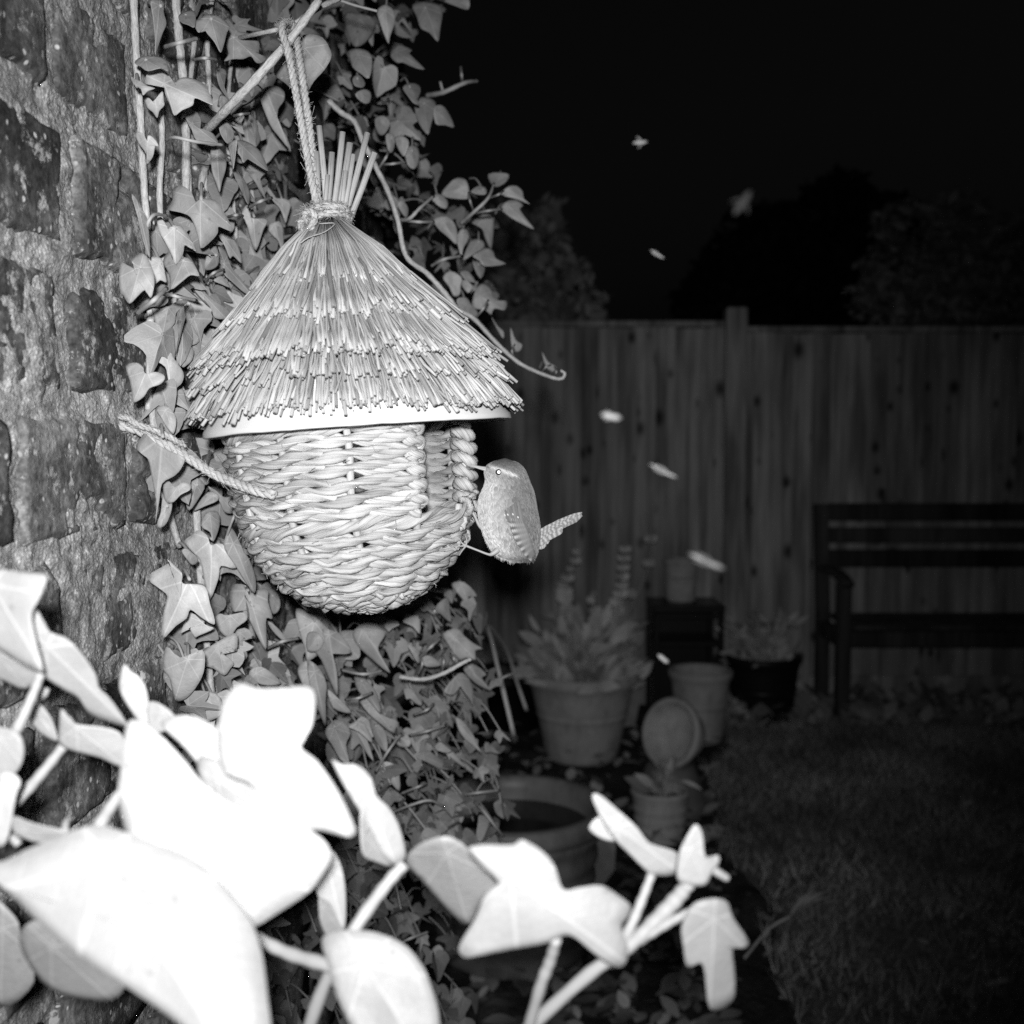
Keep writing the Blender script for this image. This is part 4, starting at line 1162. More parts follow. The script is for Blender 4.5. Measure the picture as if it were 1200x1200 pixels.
def fill(region, n, smin, smax, dmin, dmax, seed, sh=1.0):
    rs = random.Random(seed); xs = [q[0] for q in region]; ys = [q[1] for q in region]; k = 0
    while k < n:
        x, y = rs.uniform(min(xs), max(xs)), rs.uniform(min(ys), max(ys))
        if not inside((x, y), region): continue
        base = ivy_depth(x)
        lim = wall_depth(x)-.012 if x < 430 else base+.6
        d = min(base + rs.uniform(dmin, dmax), lim)
        if d < .84 and 230 < x < 600 and 300 < y < 730: continue
        size = rs.uniform(smin, smax)
        if d*1.0 > lim-.001: d = lim - rs.uniform(0, .03)
        nrm = np.array((.35, -.95, .35)) + np.array([rs.gauss(0, .85) for _ in range(3)])
        nrm /= np.linalg.norm(nrm)
        tipd = np.array((rs.gauss(.1, .75), rs.gauss(0, .4), -1.0)); tipd -= nrm*(tipd @ nrm); tipd /= np.linalg.norm(tipd)
        sx = np.cross(tipd, nrm)
        cand.append((size/d, P(x, y, d), sx, tipd, nrm, size, rs.randrange(len(TEMPL)), rs.uniform(.42, 1.15)*sh, d)); k += 1
fill(REG_UP, 250, .014, .034, .04, .30, 1, .95)
fill(REG_LO, 330, .014, .034, .0, .16, 2)
fill(REG_MID, 70, .020, .038, .03, .12, 3)
fill([(430, 700), (560, 690), (600, 940), (560, 1000), (520, 1240), (400, 1240)], 230, .012, .027, -.06, .12, 4)
fill([(145, 250), (230, 250), (235, 640), (205, 640), (180, 560)], 12, .025, .035, .02, .05, 5)
cand.sort(key=lambda c: -c[0])
rest = MB(); pet = MB()
n_obj = max(0, 292 - n_hero)
for i, (pr_, p, sx, td, nr, size, k, sh, d) in enumerate(cand):
    M = np.stack((sx*size, td*size, nr*size), axis=1)
    if i < n_obj:
        o = bpy.data.objects.new('leaf', TEMPL_ME[k]); C.objects.link(o); o.parent = ivy
        MM = Matrix.Identity(4)
        for a in range(3):
            for b2 in range(3): MM[a][b2] = M[a, b2]
        o.matrix_basis = Matrix.Translation(Vector(p) - ivy.location) @ MM
    else:
        V, f, T = TEMPL[k]
        rest.add(V @ M.T + p, f, T, sh)
    e = p + np.array((-.03+R.gauss(0, .015), .035, .02+R.gauss(0, .015)))
    if i % 2 == 0: tube(pet, smooth_path([p, (p+e)/2+np.array((0, 0, .006)), e], 3), .0010, 5, caps=False, sh=R.uniform(.6, 1))
rest.build('foliage', M_ivy, ivy, W(1.1, 1.2, .1), kind='stuff')
pet.build('petioles', M_petiole, ivy, W(1.1, 1.2, .1), kind='stuff')

# ================================================================== woven roosting pouch with a thatched roof
def straw_nodes(base, sc=(30, 5, 5), con=.45, bs=.5):
    def f(nt, N, L, b):
        tc = attr(N, 'tc')
        n = noise_t(N, L, mapping(N, L, tc, sc), 1.0, 5, .65)
        m = noise_t(N, L, geo(N), 70, 3, .6)
        val = ramp(N, L, n, [(.28, base*(1-con)), (.5, base), (.72, base*1.22)])
        val = mathn(N, L, 'MULTIPLY', val, mathn(N, L, 'MULTIPLY_ADD', m, .5, .75))
        val = mathn(N, L, 'MULTIPLY', val, attr(N, 'shade', 'Fac'))
        L.new(val, b.inputs['Base Color'])
        bump(N, L, b, n, bs, .0012)
    return f
M_straw = mat('roof_straw', .5, .55, .35, straw_nodes(.42, (18, 3.2, 3.2), .6))
M_weave = mat('twisted_rush', .5, .5, .4, straw_nodes(.47, (9, 3.4, 3.4), .62, .9))
M_rod = mat('basket_rod', .5, .6, .3, straw_nodes(.50, (60, 2, 2), .3))
M_card = mat('pale_card_liner', .7, .7, .2, shade_nodes(.62, .08, 60))
M_rope = mat('jute_twine', .55, .85, .15, straw_nodes(.43, (160, 3.0, 3.0), .4, .6))
ND = .74; U = ND/F
NO = P(411, 497, ND)
def frame(tilt):
    t = rad(tilt); x = np.array((math.cos(t), 0, math.sin(t))); z = np.array((-math.sin(t), 0, math.cos(t)))
    return x, z, np.array((0, -1.0, 0))
RX, RZ, RT = frame(3.0); BX, BZ, BT = frame(5.5)
def NR(r, th, h):   # roof: radius, angle from the camera side, height (all in pixels of the photograph at that depth)
    r = r*.94
    return NO + U*((r*math.sin(th) + 10 - 22*h/234)*RX + h*RZ + r*math.cos(th)*RT)
def NB(r, th, h):
    r = r*.935; h = h*.985
    return NO + U*((r*math.sin(th)-2)*BX + h*BZ + r*math.cos(th)*BT)
pouch = thing('roosting_pouch', 'woven rush roosting pouch with thatched roof hanging beside the wren', 'nest pouch', NB(0, 0, -216))
# card liner: a cone
mb = MB(); V = []; f = []; seg = 96
prof = [(18, 226), (104, 112), (190, 0), (191, -5), (189.5, -6.5), (187, -4), (100, 110), (15, 222)]
for i, (r, h) in enumerate(prof):
    for j in range(seg):
        th = j/seg*2*math.pi
        e = 1.6*fbm((3*math.cos(th), 3*math.sin(th), 2), 3) if i in (3, 4) else 0
        V.append(NR(r*(1+.006*math.sin(2*th+1)), th, h+e+3.0*math.sin(th-.3)*(1 if r > 150 else 0)))
for i in range(len(prof)-1):
    for j in range(seg): f.append((i*seg+j, i*seg+(j+1) % seg, (i+1)*seg+(j+1) % seg, (i+1)*seg+j))
mb.add(V, f)
roof = mb.build('roof', M_card, pouch, NR(0, 0, 100))
roof['label'] = 'conical thatched roof of layered pale straw over a card liner'
# straws in four tiers
tiers = [((12, 240), (105, 155), 260, 3), ((40, 204), (145, 117), 330, 3), ((80, 160), (184, 74), 380, 3), ((100, 126), (194, 46), 240, 2), ((108, 114), (200, 18), 380, 3)]
straws = []
rs = random.Random(11)
for ti, ((r0, h0), (r1, h1), n, layers) in enumerate(tiers):
    for ly in range(layers):
        drop = ly*3.6
        for i in range(n):
            th = (i+rs.random()*.9)/n*2*math.pi
            e = rs.gauss(0, 5) + 5*fbm((math.cos(th)*2, math.sin(th)*2, ti*3+ly), 3)*3
            short = rs.random() < .07
            if short: e -= rs.uniform(5, 40)
            dr, dh = r1-r0, h1-h0; LL = math.hypot(dr, dh); dr /= LL; dh /= LL
            nr_, nh = -dh, dr     # outward normal
            o = -drop + rs.gauss(0, 1.9) + (4 if rs.random() < .05 else 0)
            th2 = th + rs.gauss(0, .06)*(1 if ti else .5)
            a = NR(max(6, r0+nr_*o*.6), th, h0+nh*o*.6)
            m_ = NR((r0+r1)/2+nr_*(o+3), (th+th2)/2, (h0+h1)/2+nh*(o+3))
            b2 = NR(r1+nr_*o+dr*e, th2, h1+nh*o+dh*e)
            r_ = rs.uniform(.85, 1.95)*(1.0 if rs.random() < .88 else 1.5)
            sh = rs.uniform(.72, 1.12)*(rs.choice((.6, .7, 1.15)) if rs.random() < .4 else 1)
            straws.append((ly, math.cos(th), a, m_, b2, r_, sh))
order = sorted(range(len(straws)), key=lambda i: (straws[i][0] + (0 if straws[i][1] > .1 else 5) + rs.random()*.6))
th_mb = MB()
for q, i in enumerate(order):
    ly, ct, a, m_, b2, r_, sh = straws[i]
    mb = MB() if q < 300 else th_mb
    pts = np.array((a, m_, m_*.3+b2*.7, b2))
    pts[1] += np.array([rs.gauss(0, .0006) for _ in range(3)]); pts[2] += np.array([rs.gauss(0, .0009) for _ in range(3)])
    tube(mb, pts, np.array((r_*.85, r_, r_, r_*1.02))*U, 7, sh=sh)
    # darker plug paints the shade inside the straw's hollow end
    t = b2-m_; t /= np.linalg.norm(t)
    tube(mb, np.array((b2+t*.00015, b2-t*.0006)), r_*U*.5, 6, sh=sh*.6)
    if q < 300: mb.build('straw', M_straw, roof, a)
th_mb.build('thatch', M_straw, roof, NR(0, 0, 150), kind='stuff')
# stalks standing up through the neck
for (bx_, by_, tx, ty, r_) in ((373, 250, 370.5, 178, 3.6), (384, 250, 374, 148, 3.6), (382, 250, 389, 179, 3.7), (389, 250, 401.5, 155, 3.6), (394, 250, 410, 168, 4.0), (401, 250, 414, 181, 2.8), (402, 250, 430.5, 156, 3.7), (408, 250, 439, 179, 3.7), (378, 252, 384, 205, 2.6), (397, 252, 405, 200, 2.5)):
    zz = rs.uniform(-.008, .008)
    a = P(bx_, by_+12, ND+zz*.6); b2 = P(tx, ty, ND+zz*1.3-.002)
    mb = MB(); tube(mb, np.array((a, (a+b2)/2+np.array((.0004, 0, 0)), b2)), np.array((r_, r_, r_*1.02))*U, 12, sh=rs.uniform(.85, 1.05))
    t = (b2-a)/np.linalg.norm(b2-a); tube(mb, np.array((b2+t*.0001, b2+t*.0003)), r_*U*.5, 8, sh=.4)  # dark cap paints the shade in the stalk's hollow top
    mb.build('stalk', M_straw, pouch, a)
# woven basket
prof_b = smooth_path([(146, 4), (147.5, -25), (147, -60), (142, -100), (129, -140), (108, -171), (84, -192), (58, -206), (30, -214), (6, -218)], 12)
Lb = np.concatenate(([0], np.cumsum(np.linalg.norm(np.diff(prof_b, axis=0), axis=1))))
def prof_at(s): return np.interp(s, Lb, prof_b[:, 0]), np.interp(s, Lb, prof_b[:, 1])
NST = 12; TH0 = rad(6.5); DTH = 2*math.pi/NST
OP0, OP1 = rad(36.5), rad(111)
pitch_b = 15.6; row = 0; s = 9.0
basket = None
bmb_first = True
def weft(mb, s_row, th_a, th_b, phase, row_i, ra=6.3, az=4.6, ar=4.2, wild=0.0, sh=1.0):
    n = max(12, int(abs(th_b-th_a)*max(20, prof_at(s_row)[0])/5.0))
    pts = []
    for i in range(n+1):
        th = th_a+(th_b-th_a)*i/n
        ph = math.pi*(th-TH0)/DTH + phase
        ws = 1.6*fbm((2.2*math.cos(th), 2.2*math.sin(th), row_i*1.7), 3)*2 + wild*fbm((5*math.cos(th), 5*math.sin(th), row_i*2.9+phase), 3)*8
        r, h = prof_at(s_row + ws)
        pts.append(NB(r+ar*math.cos(ph)+wild*2*math.sin(9*th+phase+row_i), th, h+az*math.sin(ph)))
    tube(mb, pts, ra*U*(1+.10*np.sin(np.arange(len(pts))*.37+row_i*2+phase)), 12, sh=sh, lobes=3, lobe_amp=.22, twist=(2*math.pi/(105*U))*(1 if row_i % 7 else -1), flat=.66)
Lmax = Lb[-1]
rows_open = []
while s < Lmax-6:
    r, h = prof_at(s)
    opening = h > -99
    wild = 0.3 if h > -140 else (.6 if h > -190 else 1.0)
    for st_ in (0, 1):
        mb = MB(); sh = rs.uniform(.72, 1.15)
        if opening: weft(mb, s, OP1, OP0+2*math.pi, math.pi*st_+math.pi*(row % 2), row, wild=wild*.5, sh=sh)
        else: weft(mb, s, rad(200), rad(560), math.pi*st_+math.pi*(row % 2), row, wild=wild, sh=sh, ra=6.5 if h > -190 else 7.0)
        mb.build('woven_strand', M_weave, pouch, NB(r, 0, h))
    if opening: rows_open.append((s, r, h))
    s += pitch_b*(1 if h > -190 else .8); row += 1
# strands turned back round the edges of the opening
for e_i, thE in enumerate((OP0, OP1)):
    mb = MB(); pts = []
    h0, h1 = rows_open[0][2]+9, rows_open[-1][2]-9
    n = 46*len(rows_open)//2; turns = len(rows_open)
    Rr = (9.0, 11.5)[e_i]
    for i in range(n+1):
        t = i/n; hh = h0+(h1-h0)*t; a = t*turns*2*math.pi
        r_ = np.interp(-hh, -prof_b[:, 1], prof_b[:, 0])
        pts.append(NB(r_+Rr*.8*math.cos(a), thE + Rr*math.sin(a)/r_, hh+1.5*math.sin(2*a)))
    tube(mb, pts, (5.6, 6.8)[e_i]*U*(1+.14*np.sin(np.arange(n+1)*.5)), 12, lobes=3, lobe_amp=.16, twist=2*math.pi/(40*U), sh=1.02)
    mb.build('edge_binding', M_weave, pouch, NB(147, thE, -50))
# stakes
for k in range(NST):
    th = TH0+k*DTH; ths = th % (2*math.pi)
    s0 = 0 if not (OP0+.05 < ths < OP1-.05) else float(np.interp(104, -prof_b[:, 1], Lb))
    pts = [NB(prof_at(q)[0], th+.012*math.sin(q*.05+k), prof_at(q)[1]) for q in np.arange(s0, Lmax-25, 6)]
    mb = MB(); tube(mb, pts, 4.2*U, 8, sh=rs.uniform(.6, .85)); mb.build('stake', M_rod, pouch, pts[0])
pts = [NB(prof_at(q)[0], OP1, prof_at(q)[1]) for q in np.arange(0, 120, 6)]
mb = MB(); tube(mb, pts, 4.6*U, 8); mb.build('stake', M_rod, pouch, pts[0])
# knot of loose ends on the lower lip of the opening, and stray fibres
for q in range(9):
    th = rad(rs.uniform(62, 108)); h = rs.uniform(-150, -98); r = float(np.interp(-h, -prof_b[:, 1], prof_b[:, 0]))
    a0 = rs.uniform(0, 6.28); pts = []
    for i in range(15):
        t = i/14; a = a0+t*rs.uniform(3.5, 5.5)
        pts.append(NB(r+5+4*math.sin(a*1.3), th+9*math.cos(a)/r, h+9*math.sin(a)))
    mb = MB(); tube(mb, smooth_path(pts, 2), rs.uniform(2.2, 4.2)*U, 9, lobes=3, lobe_amp=.15, twist=2*math.pi/(30*U), sh=rs.uniform(.9, 1.15)); mb.build('loose_end', M_weave, pouch, pts[0])
for q in range(12):
    th = rad(rs.uniform(-60, 70)); s_ = rs.uniform(Lmax-95, Lmax-45); r, h = prof_at(s_)
    a = NB(r+3, th, h); b2 = NB(r+rs.uniform(4, 8), th+rs.gauss(0, .05), h-rs.uniform(6, 13))
    mb = MB(); tube(mb, np.array((a, (a+b2)/2, b2)), np.array((4.2, 3.4, 1.6))*U, 8, lobes=3, lobe_amp=.2, sh=rs.uniform(.8, 1.15)); mb.build('loose_end', M_weave, pouch, a)
fz = MB()
for q in range(110):
    th = rad(rs.uniform(-100, 100)); s_ = rs.uniform(4, Lmax-30); r, h = prof_at(s_)
    if OP0 < th < OP1 and h > -100: continue
    a = NB(r+8, th, h); b2 = NB(r+8+abs(rs.gauss(2, 4)), th+rs.gauss(0, .07), h+rs.gauss(0, 5))
    tube(fz, np.array((a, (a+b2)/2+np.array((0, -.0006, .0004)), b2)), .35*U, 4, sh=1.1)
fz.build('stray_fibres', M_weave, pouch, NB(147, 0, -60), kind='stuff')

# twine
def rope(mb, pts, Rr, pitch, plies=3, sh=1.0, fuzz=0, rs=rs):
    p = smooth_path(pts, 14)
    # resample evenly
    L = np.concatenate(([0], np.cumsum(np.linalg.norm(np.diff(p, axis=0), axis=1))))
    n = max(8, int(L[-1]/(Rr*.55))); q = np.linspace(0, L[-1], n)
    p = np.stack([np.interp(q, L, p[:, a]) for a in range(3)], 1)
    t, N, B = frames(p)
    for k in range(plies):
        a = 2*math.pi*(q/pitch + k/plies)
        c = p + (np.cos(a)*Rr*.52)[:, None]*N + (np.sin(a)*Rr*.52)[:, None]*B
        tube(mb, c, Rr*.56, 9, sh=sh*(1+.06*k), lobes=4, lobe_amp=.08, twist=-2*math.pi/pitch*1.3)
    for k in range(fuzz):
        i = rs.randrange(n); a = rs.random()*6.28
        o = math.cos(a)*N[i]+math.sin(a)*B[i]
        e = p[i]+o*Rr*rs.uniform(1.2, 2.3)+t[i]*Rr*rs.gauss(0, 1.5)
        tube(mb, np.array((p[i]+o*Rr*.8, (p[i]+o*Rr+e)/2, e)), .28*U, 3, caps=False, sh=sh)
    return p
def twine(label, pts, Rpx, name='twine', fuzz=200, group='jute twine holding the pouch'):
    mb = MB(); q = [P(*a) for a in pts]; rope(mb, q, Rpx*U, Rpx*U*5.5, fuzz=fuzz)
    return tag(mb.build(name, M_rope, None, q[0]), label, 'twine', group)
twine('doubled twine loop hanging the pouch from the slanting ivy twig', [(373, 247, .737), (366, 215, .735), (357, 165, .738), (347, 110, .74), (338, 62, .742), (331, 38, .744), (333, 27, .752), (340, 26, .764), (346, 36, .770), (350, 62, .756), (357, 108, .746), (364, 160, .742), (370, 215, .741), (375, 247, .74)], 4.4, fuzz=500)
mb = MB()
for k in range(2):
    pts = []
    for i in range(26):
        a = i/25*2*math.pi
        pts.append(NR(24+k, a, 239+7.5*k+1.5*math.sin(2*a+k)))
    rope(mb, pts, 4.3*U, 22*U, fuzz=420)
pts = [P(363, 262, .722), P(357, 252, .716), P(362, 247, .712), P(369, 254, .711), P(364, 266, .713), P(357, 270, .718), P(352, 262, .722), P(360, 254, .718)]
rope(mb, pts, 4.2*U, 22*U, fuzz=160)
tube(mb, smooth_path([P(374, 262, .712), P(392, 262, .709), P(380, 272, .700), P(362, 278, .694), P(352, 285, .694)], 6), .7*U, 5)
mb.build('neck_binding', M_rope, pouch, NR(0, 0, 240))
twine('thick twine tie running from the brick wall to the left side of the basket', [(138, 498, .698), (160, 503, .70), (176, 512, .70), (200, 524, .698), (226, 540, .694), (252, 556, .688), (280, 568, .678), (304, 576, .668), (322, 580, .664)], 5.4, fuzz=120)
twine('frayed shorter twine end lying along the tie at the brick wall', [(140, 488, .692), (150, 490, .69), (162, 498, .69), (178, 503, .694), (198, 512, .70), (216, 524, .71)], 3.6, fuzz=120)

# ================================================================== wren
def feather_nodes(nt, N, L, b):
    n = noise_t(N, L, mapping(N, L, geo(N), (1, 1, .55)), 900, 4, .7)
    val = mathn(N, L, 'MULTIPLY', attr(N, 'shade', 'Fac'), mathn(N, L, 'MULTIPLY_ADD', n, .45, .78))
    L.new(val, b.inputs['Base Color'])
    bump(N, L, b, n, .35, .0006)
M_feather = mat('wren_plumage', .4, .8, .12, feather_nodes)
M_bill = mat('wren_bill', .45, .45, .3, shade_nodes(.30, .15, 300))
M_eye = mat('wren_eye', .015, .15, .5)
M_eyeshine = mat('painted_eye_reflection', .95, .4, .3)  # white colour stands in for the flash reflected by the eye
M_leg = mat('wren_leg', .55, .5, .3, shade_nodes(.30, .15, 400))
BD = .722; BK = BD/F
def BP(x, y, z=0.0): return P(x, y, BD - z*BK)
sec = np.array([(537.6, 588, 595), (539, 581, 601), (542, 575, 606.5), (546, 570, 611.5), (550, 568, 614.5), (555, 567.8, 617), (561, 569.5, 619), (567, 569, 621.5), (574, 565.5, 624.5), (584, 561.2, 627), (596, 560, 628.8), (606, 561, 631), (616, 563.5, 632.5), (626, 566.5, 632.8), (636, 570.5, 632), (644, 575.5, 630.5), (650, 580, 629), (654, 586, 627.5), (657, 594, 624), (659.5, 604, 616)])
ys = np.linspace(537.6, 659.5, 62)
xl = np.interp(ys, sec[:, 0], sec[:, 1]); xr = np.interp(ys, sec[:, 0], sec[:, 2])
ker = np.ones(3)/3
xl[1:-1] = np.convolve(xl, ker, 'valid'); xr[1:-1] = np.convolve(xr, ker, 'valid')
def half_depth(y, w):
    return w*np.interp(y, [537, 550, 565, 600, 640, 657], [.48, .47, .43, .46, .45, .45])
def plum(x, y, side):
    """albedo of the plumage over the body, as the bird itself is marked"""
    cx = np.interp(y, ys, (xl+xr)/2); w = np.interp(y, ys, (xr-xl)/2)+1e-3
    u = (x-cx)/w                       # -1 breast, +1 back
    v = np.interp(u, [-1, -.6, -.2, .25, .6, 1], [.36, .43, .30, .19, .155, .14])
    if y < 562:                        # head: brown crown, pale throat
        v = np.interp(u, [-1, -.7, -.2, .3, 1], [.30, .34, .25, .17, .15])
        if y < 548: v = .135 + .03*(y-538)/10
        # pale stripe over the eye
        yy = 547.5 + (x-578)*.36
        q = math.exp(-((y-yy)/2.0)**2)*(1 if 573 < x < 608 else 0)*min(1, (608-x)/6)
        v = v*(1-q)+.56*q
        # dark line through the eye
        q = math.exp(-((y-yy-6.5)/2.2)**2)*(1 if 572 < x < 610 else 0)*.45
        v = v*(1-q)+.2*q
    v *= .88
    # cheek mottling and fine barring on flank and belly
    if 556 < y < 575: v *= 1+.28*math.sin(x*1.7+y*.6)*math.sin(y*1.9-x*.5)
    if y > 604: v *= 1+.30*math.sin((y+(x-590)*.25)*1.05+.6*math.sin(x*.3))*min(1, (y-604)/18)
    return v
nseg = 64; V = []; S = []
for y, a, b2 in zip(ys, xl, xr):
    w = (b2-a)/2; c = (a+b2)/2; dz = half_depth(y, w*2)
    for j in range(nseg):
        t = j/nseg*2*math.pi; ct, s_ = math.cos(t), math.sin(t)
        x = c + w*ct; z = dz*s_*(1 if ct < .3 else 1)
        V.append(BP(x, y, z)); S.append(plum(x, y, s_))
f = [(i*nseg+j, i*nseg+(j+1) % nseg, (i+1)*nseg+(j+1) % nseg, (i+1)*nseg+j) for i in range(len(ys)-1) for j in range(nseg)]
nV = len(V); V += [BP(592, 537.0), BP(611, 660.2)]; S += [.28, .45]
f += [(j, nV, (j+1) % nseg) for j in range(nseg)] + [((len(ys)-1)*nseg+(j+1) % nseg, nV+1, (len(ys)-1)*nseg+j) for j in range(nseg)]
wren = thing('wren', 'small plump wren clinging to the basket edge with its barred tail cocked', 'bird', BP(585, 650))
mb = MB(); mb.add(V, f, None, np.array(S)); mb.build('body', M_feather, wren, BP(595, 600))
def surf(x, y):
    a, b2 = np.interp(y, ys, xl), np.interp(y, ys, xr); w = (b2-a)/2; c = (a+b2)/2
    u = max(-1, min(1, (x-c)/w)); return half_depth(y, 2*w)*math.sqrt(max(0, 1-u*u))
# soft small feathers over the body
mb = MB(); rsn = np.random.RandomState(21); V = []; Fc = []; S = []; kk = 0
for q in range(8000):
    y = rsn.uniform(540, 655); t = rsn.uniform(-.35, math.pi+.35)
    a, b2 = np.interp(y, ys, xl), np.interp(y, ys, xr); w = (b2-a)/2; c = (a+b2)/2; dz = half_depth(y, 2*w)
    x = c+w*math.cos(t); z = dz*math.sin(t)
    l = rsn.uniform(3.5, 7.5)*(1 if y > 560 else .55); hw = rsn.uniform(.4, .95)
    ang = rsn.normal()*.22 + np.interp(y, [540, 552, 575, 655], [1.1, .6, .15, .1]) - .25*math.cos(t)
    dx, dy = math.sin(ang)*l, math.cos(ang)*l
    x2, y2 = x+dx, min(y+dy, 660); 
    a2, b3_ = np.interp(y2, ys, xl), np.interp(y2, ys, xr); w2 = (b3_-a2)/2; c2 = (a2+b3_)/2
    lift = .5+rsn.rand()*1.0
    xx2 = c2 + (w2+lift)*math.cos(t) + dx*abs(math.sin(t)); zz2 = (half_depth(y2, 2*w2)+lift)*math.sin(t)
    sh = plum(x, y, 0)*rsn.uniform(.68, 1.3)
    p0 = BP(x-hw, y, z+.25*math.sin(t)); p1 = BP(x+hw, y, z+.25*math.sin(t)); p2 = BP(xx2, y2, zz2)
    V += [p0, p1, p2]; S += [sh]*3; Fc.append((kk, kk+1, kk+2)); kk += 3
mb.add(V, Fc, None, np.array(S)); mb.build('plumage', M_feather, wren, BP(595, 600), kind='stuff')
# bill
for nm, pts, r in (('upper_bill', [(573, 549.3), (563, 547.5), (554, 545.6), (547.5, 545.6)], (3.0, 1.7, 1.15, .4)), ('lower_bill', [(573, 551.2), (564, 549.4), (556, 547.2), (549.5, 546.3)], (2.8, 1.6, 1.0, .3))):
    mb = MB(); p = smooth_path([BP(x, y, 3) for x, y in pts], 6)
    tube(mb, p, np.interp(np.linspace(0, 1, len(p)), [0, .33, .66, 1], r)*BK, 10, flat=.8, sh=1.0 if nm == 'upper_bill' else 1.15); mb.build(nm, M_bill, wren, BP(560, 549, 3))
# eye
ez = surf(584.3, 553.3)
def ball(c, r, m, nm, par, flat=1.0):
    mb = MB(); n1, n2 = 12, 20; V = []
    for i in range(n1+1):
        a = math.pi*i/n1
        for j in range(n2):
            b2 = 2*math.pi*j/n2; V.append(BP(c[0]+r*math.sin(a)*math.cos(b2), c[1]-r*math.cos(a), c[2]+r*flat*math.sin(a)*math.sin(b2)))
    mb.add(V, [(i*n2+j, i*n2+(j+1) % n2, (i+1)*n2+(j+1) % n2, (i+1)*n2+j) for i in range(n1) for j in range(n2)])
    return mb.build(nm, m, par, BP(*c))
eye = ball((584.3, 553.3, ez-.6), 3.7, M_eye, 'eye', wren, .8)
ball((584.5, 553.2, ez+1.9), 2.0, M_eyeshine, 'painted_eyeshine', eye, .35)  # white disc over the dark eye, a painted eyeshine
# wing: coverts and barred flight feathers
def feather(pts, width, bars, sh, zoff, name, parent, barw=.5, zc=None, curl=0.0):
    p = smooth_path([(x, y, 0) for x, y in pts], 8)[:, :2]; n = len(p)
    t = np.gradient(p, axis=0); t /= np.linalg.norm(t, axis=1)[:, None]; nn = np.stack((-t[:, 1], t[:, 0]), 1)
    V = []; S = []; L = np.concatenate(([0], np.cumsum(np.linalg.norm(np.diff(p, axis=0), axis=1))))
    m = 40; q = np.linspace(0, L[-1], m); P2 = np.stack([np.interp(q, L, p[:, a]) for a in (0, 1)], 1); N2 = np.stack([np.interp(q, L, nn[:, a]) for a in (0, 1)], 1)
    for i in range(m):
        tt = i/(m-1); w = width*np.interp(tt, [0, .12, .5, .85, 1], [.12, .6, 1, .9, .25])
        for e, k in enumerate((-1, -.5, 0, .5, 1)):
            x, y = P2[i]+N2[i]*w*k
            z = (surf(min(x, 629), min(y, 655)) if zc is None else zc) + zoff + .5*(1-k*k)
            v = sh
            if bars:
                s_ = math.sin(2*math.pi*bars*tt + .5*k)
                v = sh*(1 + barw*(1 if s_ > .25 else (-.55 if s_ < -.2 else 0)))
            if abs(k) == 1: v *= .8
            V.append(BP(x, y, z)); S.append(v)
    f = [(i*5+j, i*5+j+1, (i+1)*5+j+1, (i+1)*5+j) for i in range(m-1) for j in range(4)]
    mb = MB(); mb.add(V, f, None, np.array(S)); return mb.build(name, M_feather, parent, BP(pts[0][0], pts[0][1], 20))
wing = feather([(603, 582), (607, 602), (612, 624), (620, 646)], 12.5, 0, .115, .7, 'wing', wren)
for k in range(7):
    t = k/6
    feather([(596+15*t, 606+2*t), (602+15*t, 624), (611+12*t, 642), (625.5+2.5*t, 660-7*t)], 2.3, 8, .17, .9+.35*k, 'flight_feather', wing, (.95, .85, .5, .2, .15, .1, .08)[k])
for k in range(6):
    feather([(592+3*k, 597-2.2*k), (593+3.4*k, 602), (596.5+3.4*k, 612+k)], 2.3, 0, .12+.03*(k % 2), 1.0+.25*k, 'covert', wing)
for (x, y) in ((591.5, 603.5), (595, 603), (601, 602.5), (607, 606)):
    feather([(x-.6, y-1.2), (x, y), (x+.7, y+1.3)], .9, 0, .5, 3.2, 'wing_spot', wing)
# small rounded feathers laid over nape, back and flank
mb = MB(); rsn = np.random.RandomState(5)
for q in range(260):
    y = rsn.uniform(562, 648); a, b2 = np.interp(y, ys, xl), np.interp(y, ys, xr); w = (b2-a)/2; c = (a+b2)/2
    u = rsn.uniform(-.55, .97); x = c+w*u
    if 594 < x < 622 and 606 < y: continue
    l = rsn.uniform(5, 8.5); hw = rsn.uniform(1.6, 2.6); an = .25+.35*u+rsn.normal()*.15
    base = plum(x, y, 0); V = []; S = []; n_ = 6
    for i in range(n_):
        t = i/(n_-1); ww = hw*math.sin(math.pi*(.15+.80*t))
        cx_, cy_ = x+math.sin(an)*l*t, y+math.cos(an)*l*t
        for k in (-1, 0, 1):
            X, Y = cx_+math.cos(an)*ww*k, min(cy_-math.sin(an)*ww*k, 659)
            ax_, bx2 = np.interp(Y, ys, xl), np.interp(Y, ys, xr); X = max(ax_-.6, min(bx2+.8, X))
            V.append(BP(X, Y, surf(X, Y)+.5+.9*t)); S.append(base*(.82+.1*rsn.rand()+.38*t*t)*(.92 if k else 1))
    mb.add(V, [(i*3+j, i*3+j+1, i*3+j+4, i*3+j+3) for i in range(n_-1) for j in range(2)], None, np.array(S))
mb.build('back_feathers', M_feather, wren, BP(610, 600), kind='stuff')
fl_ = MB(); V = []; Fc = []; S = []; kk = 0
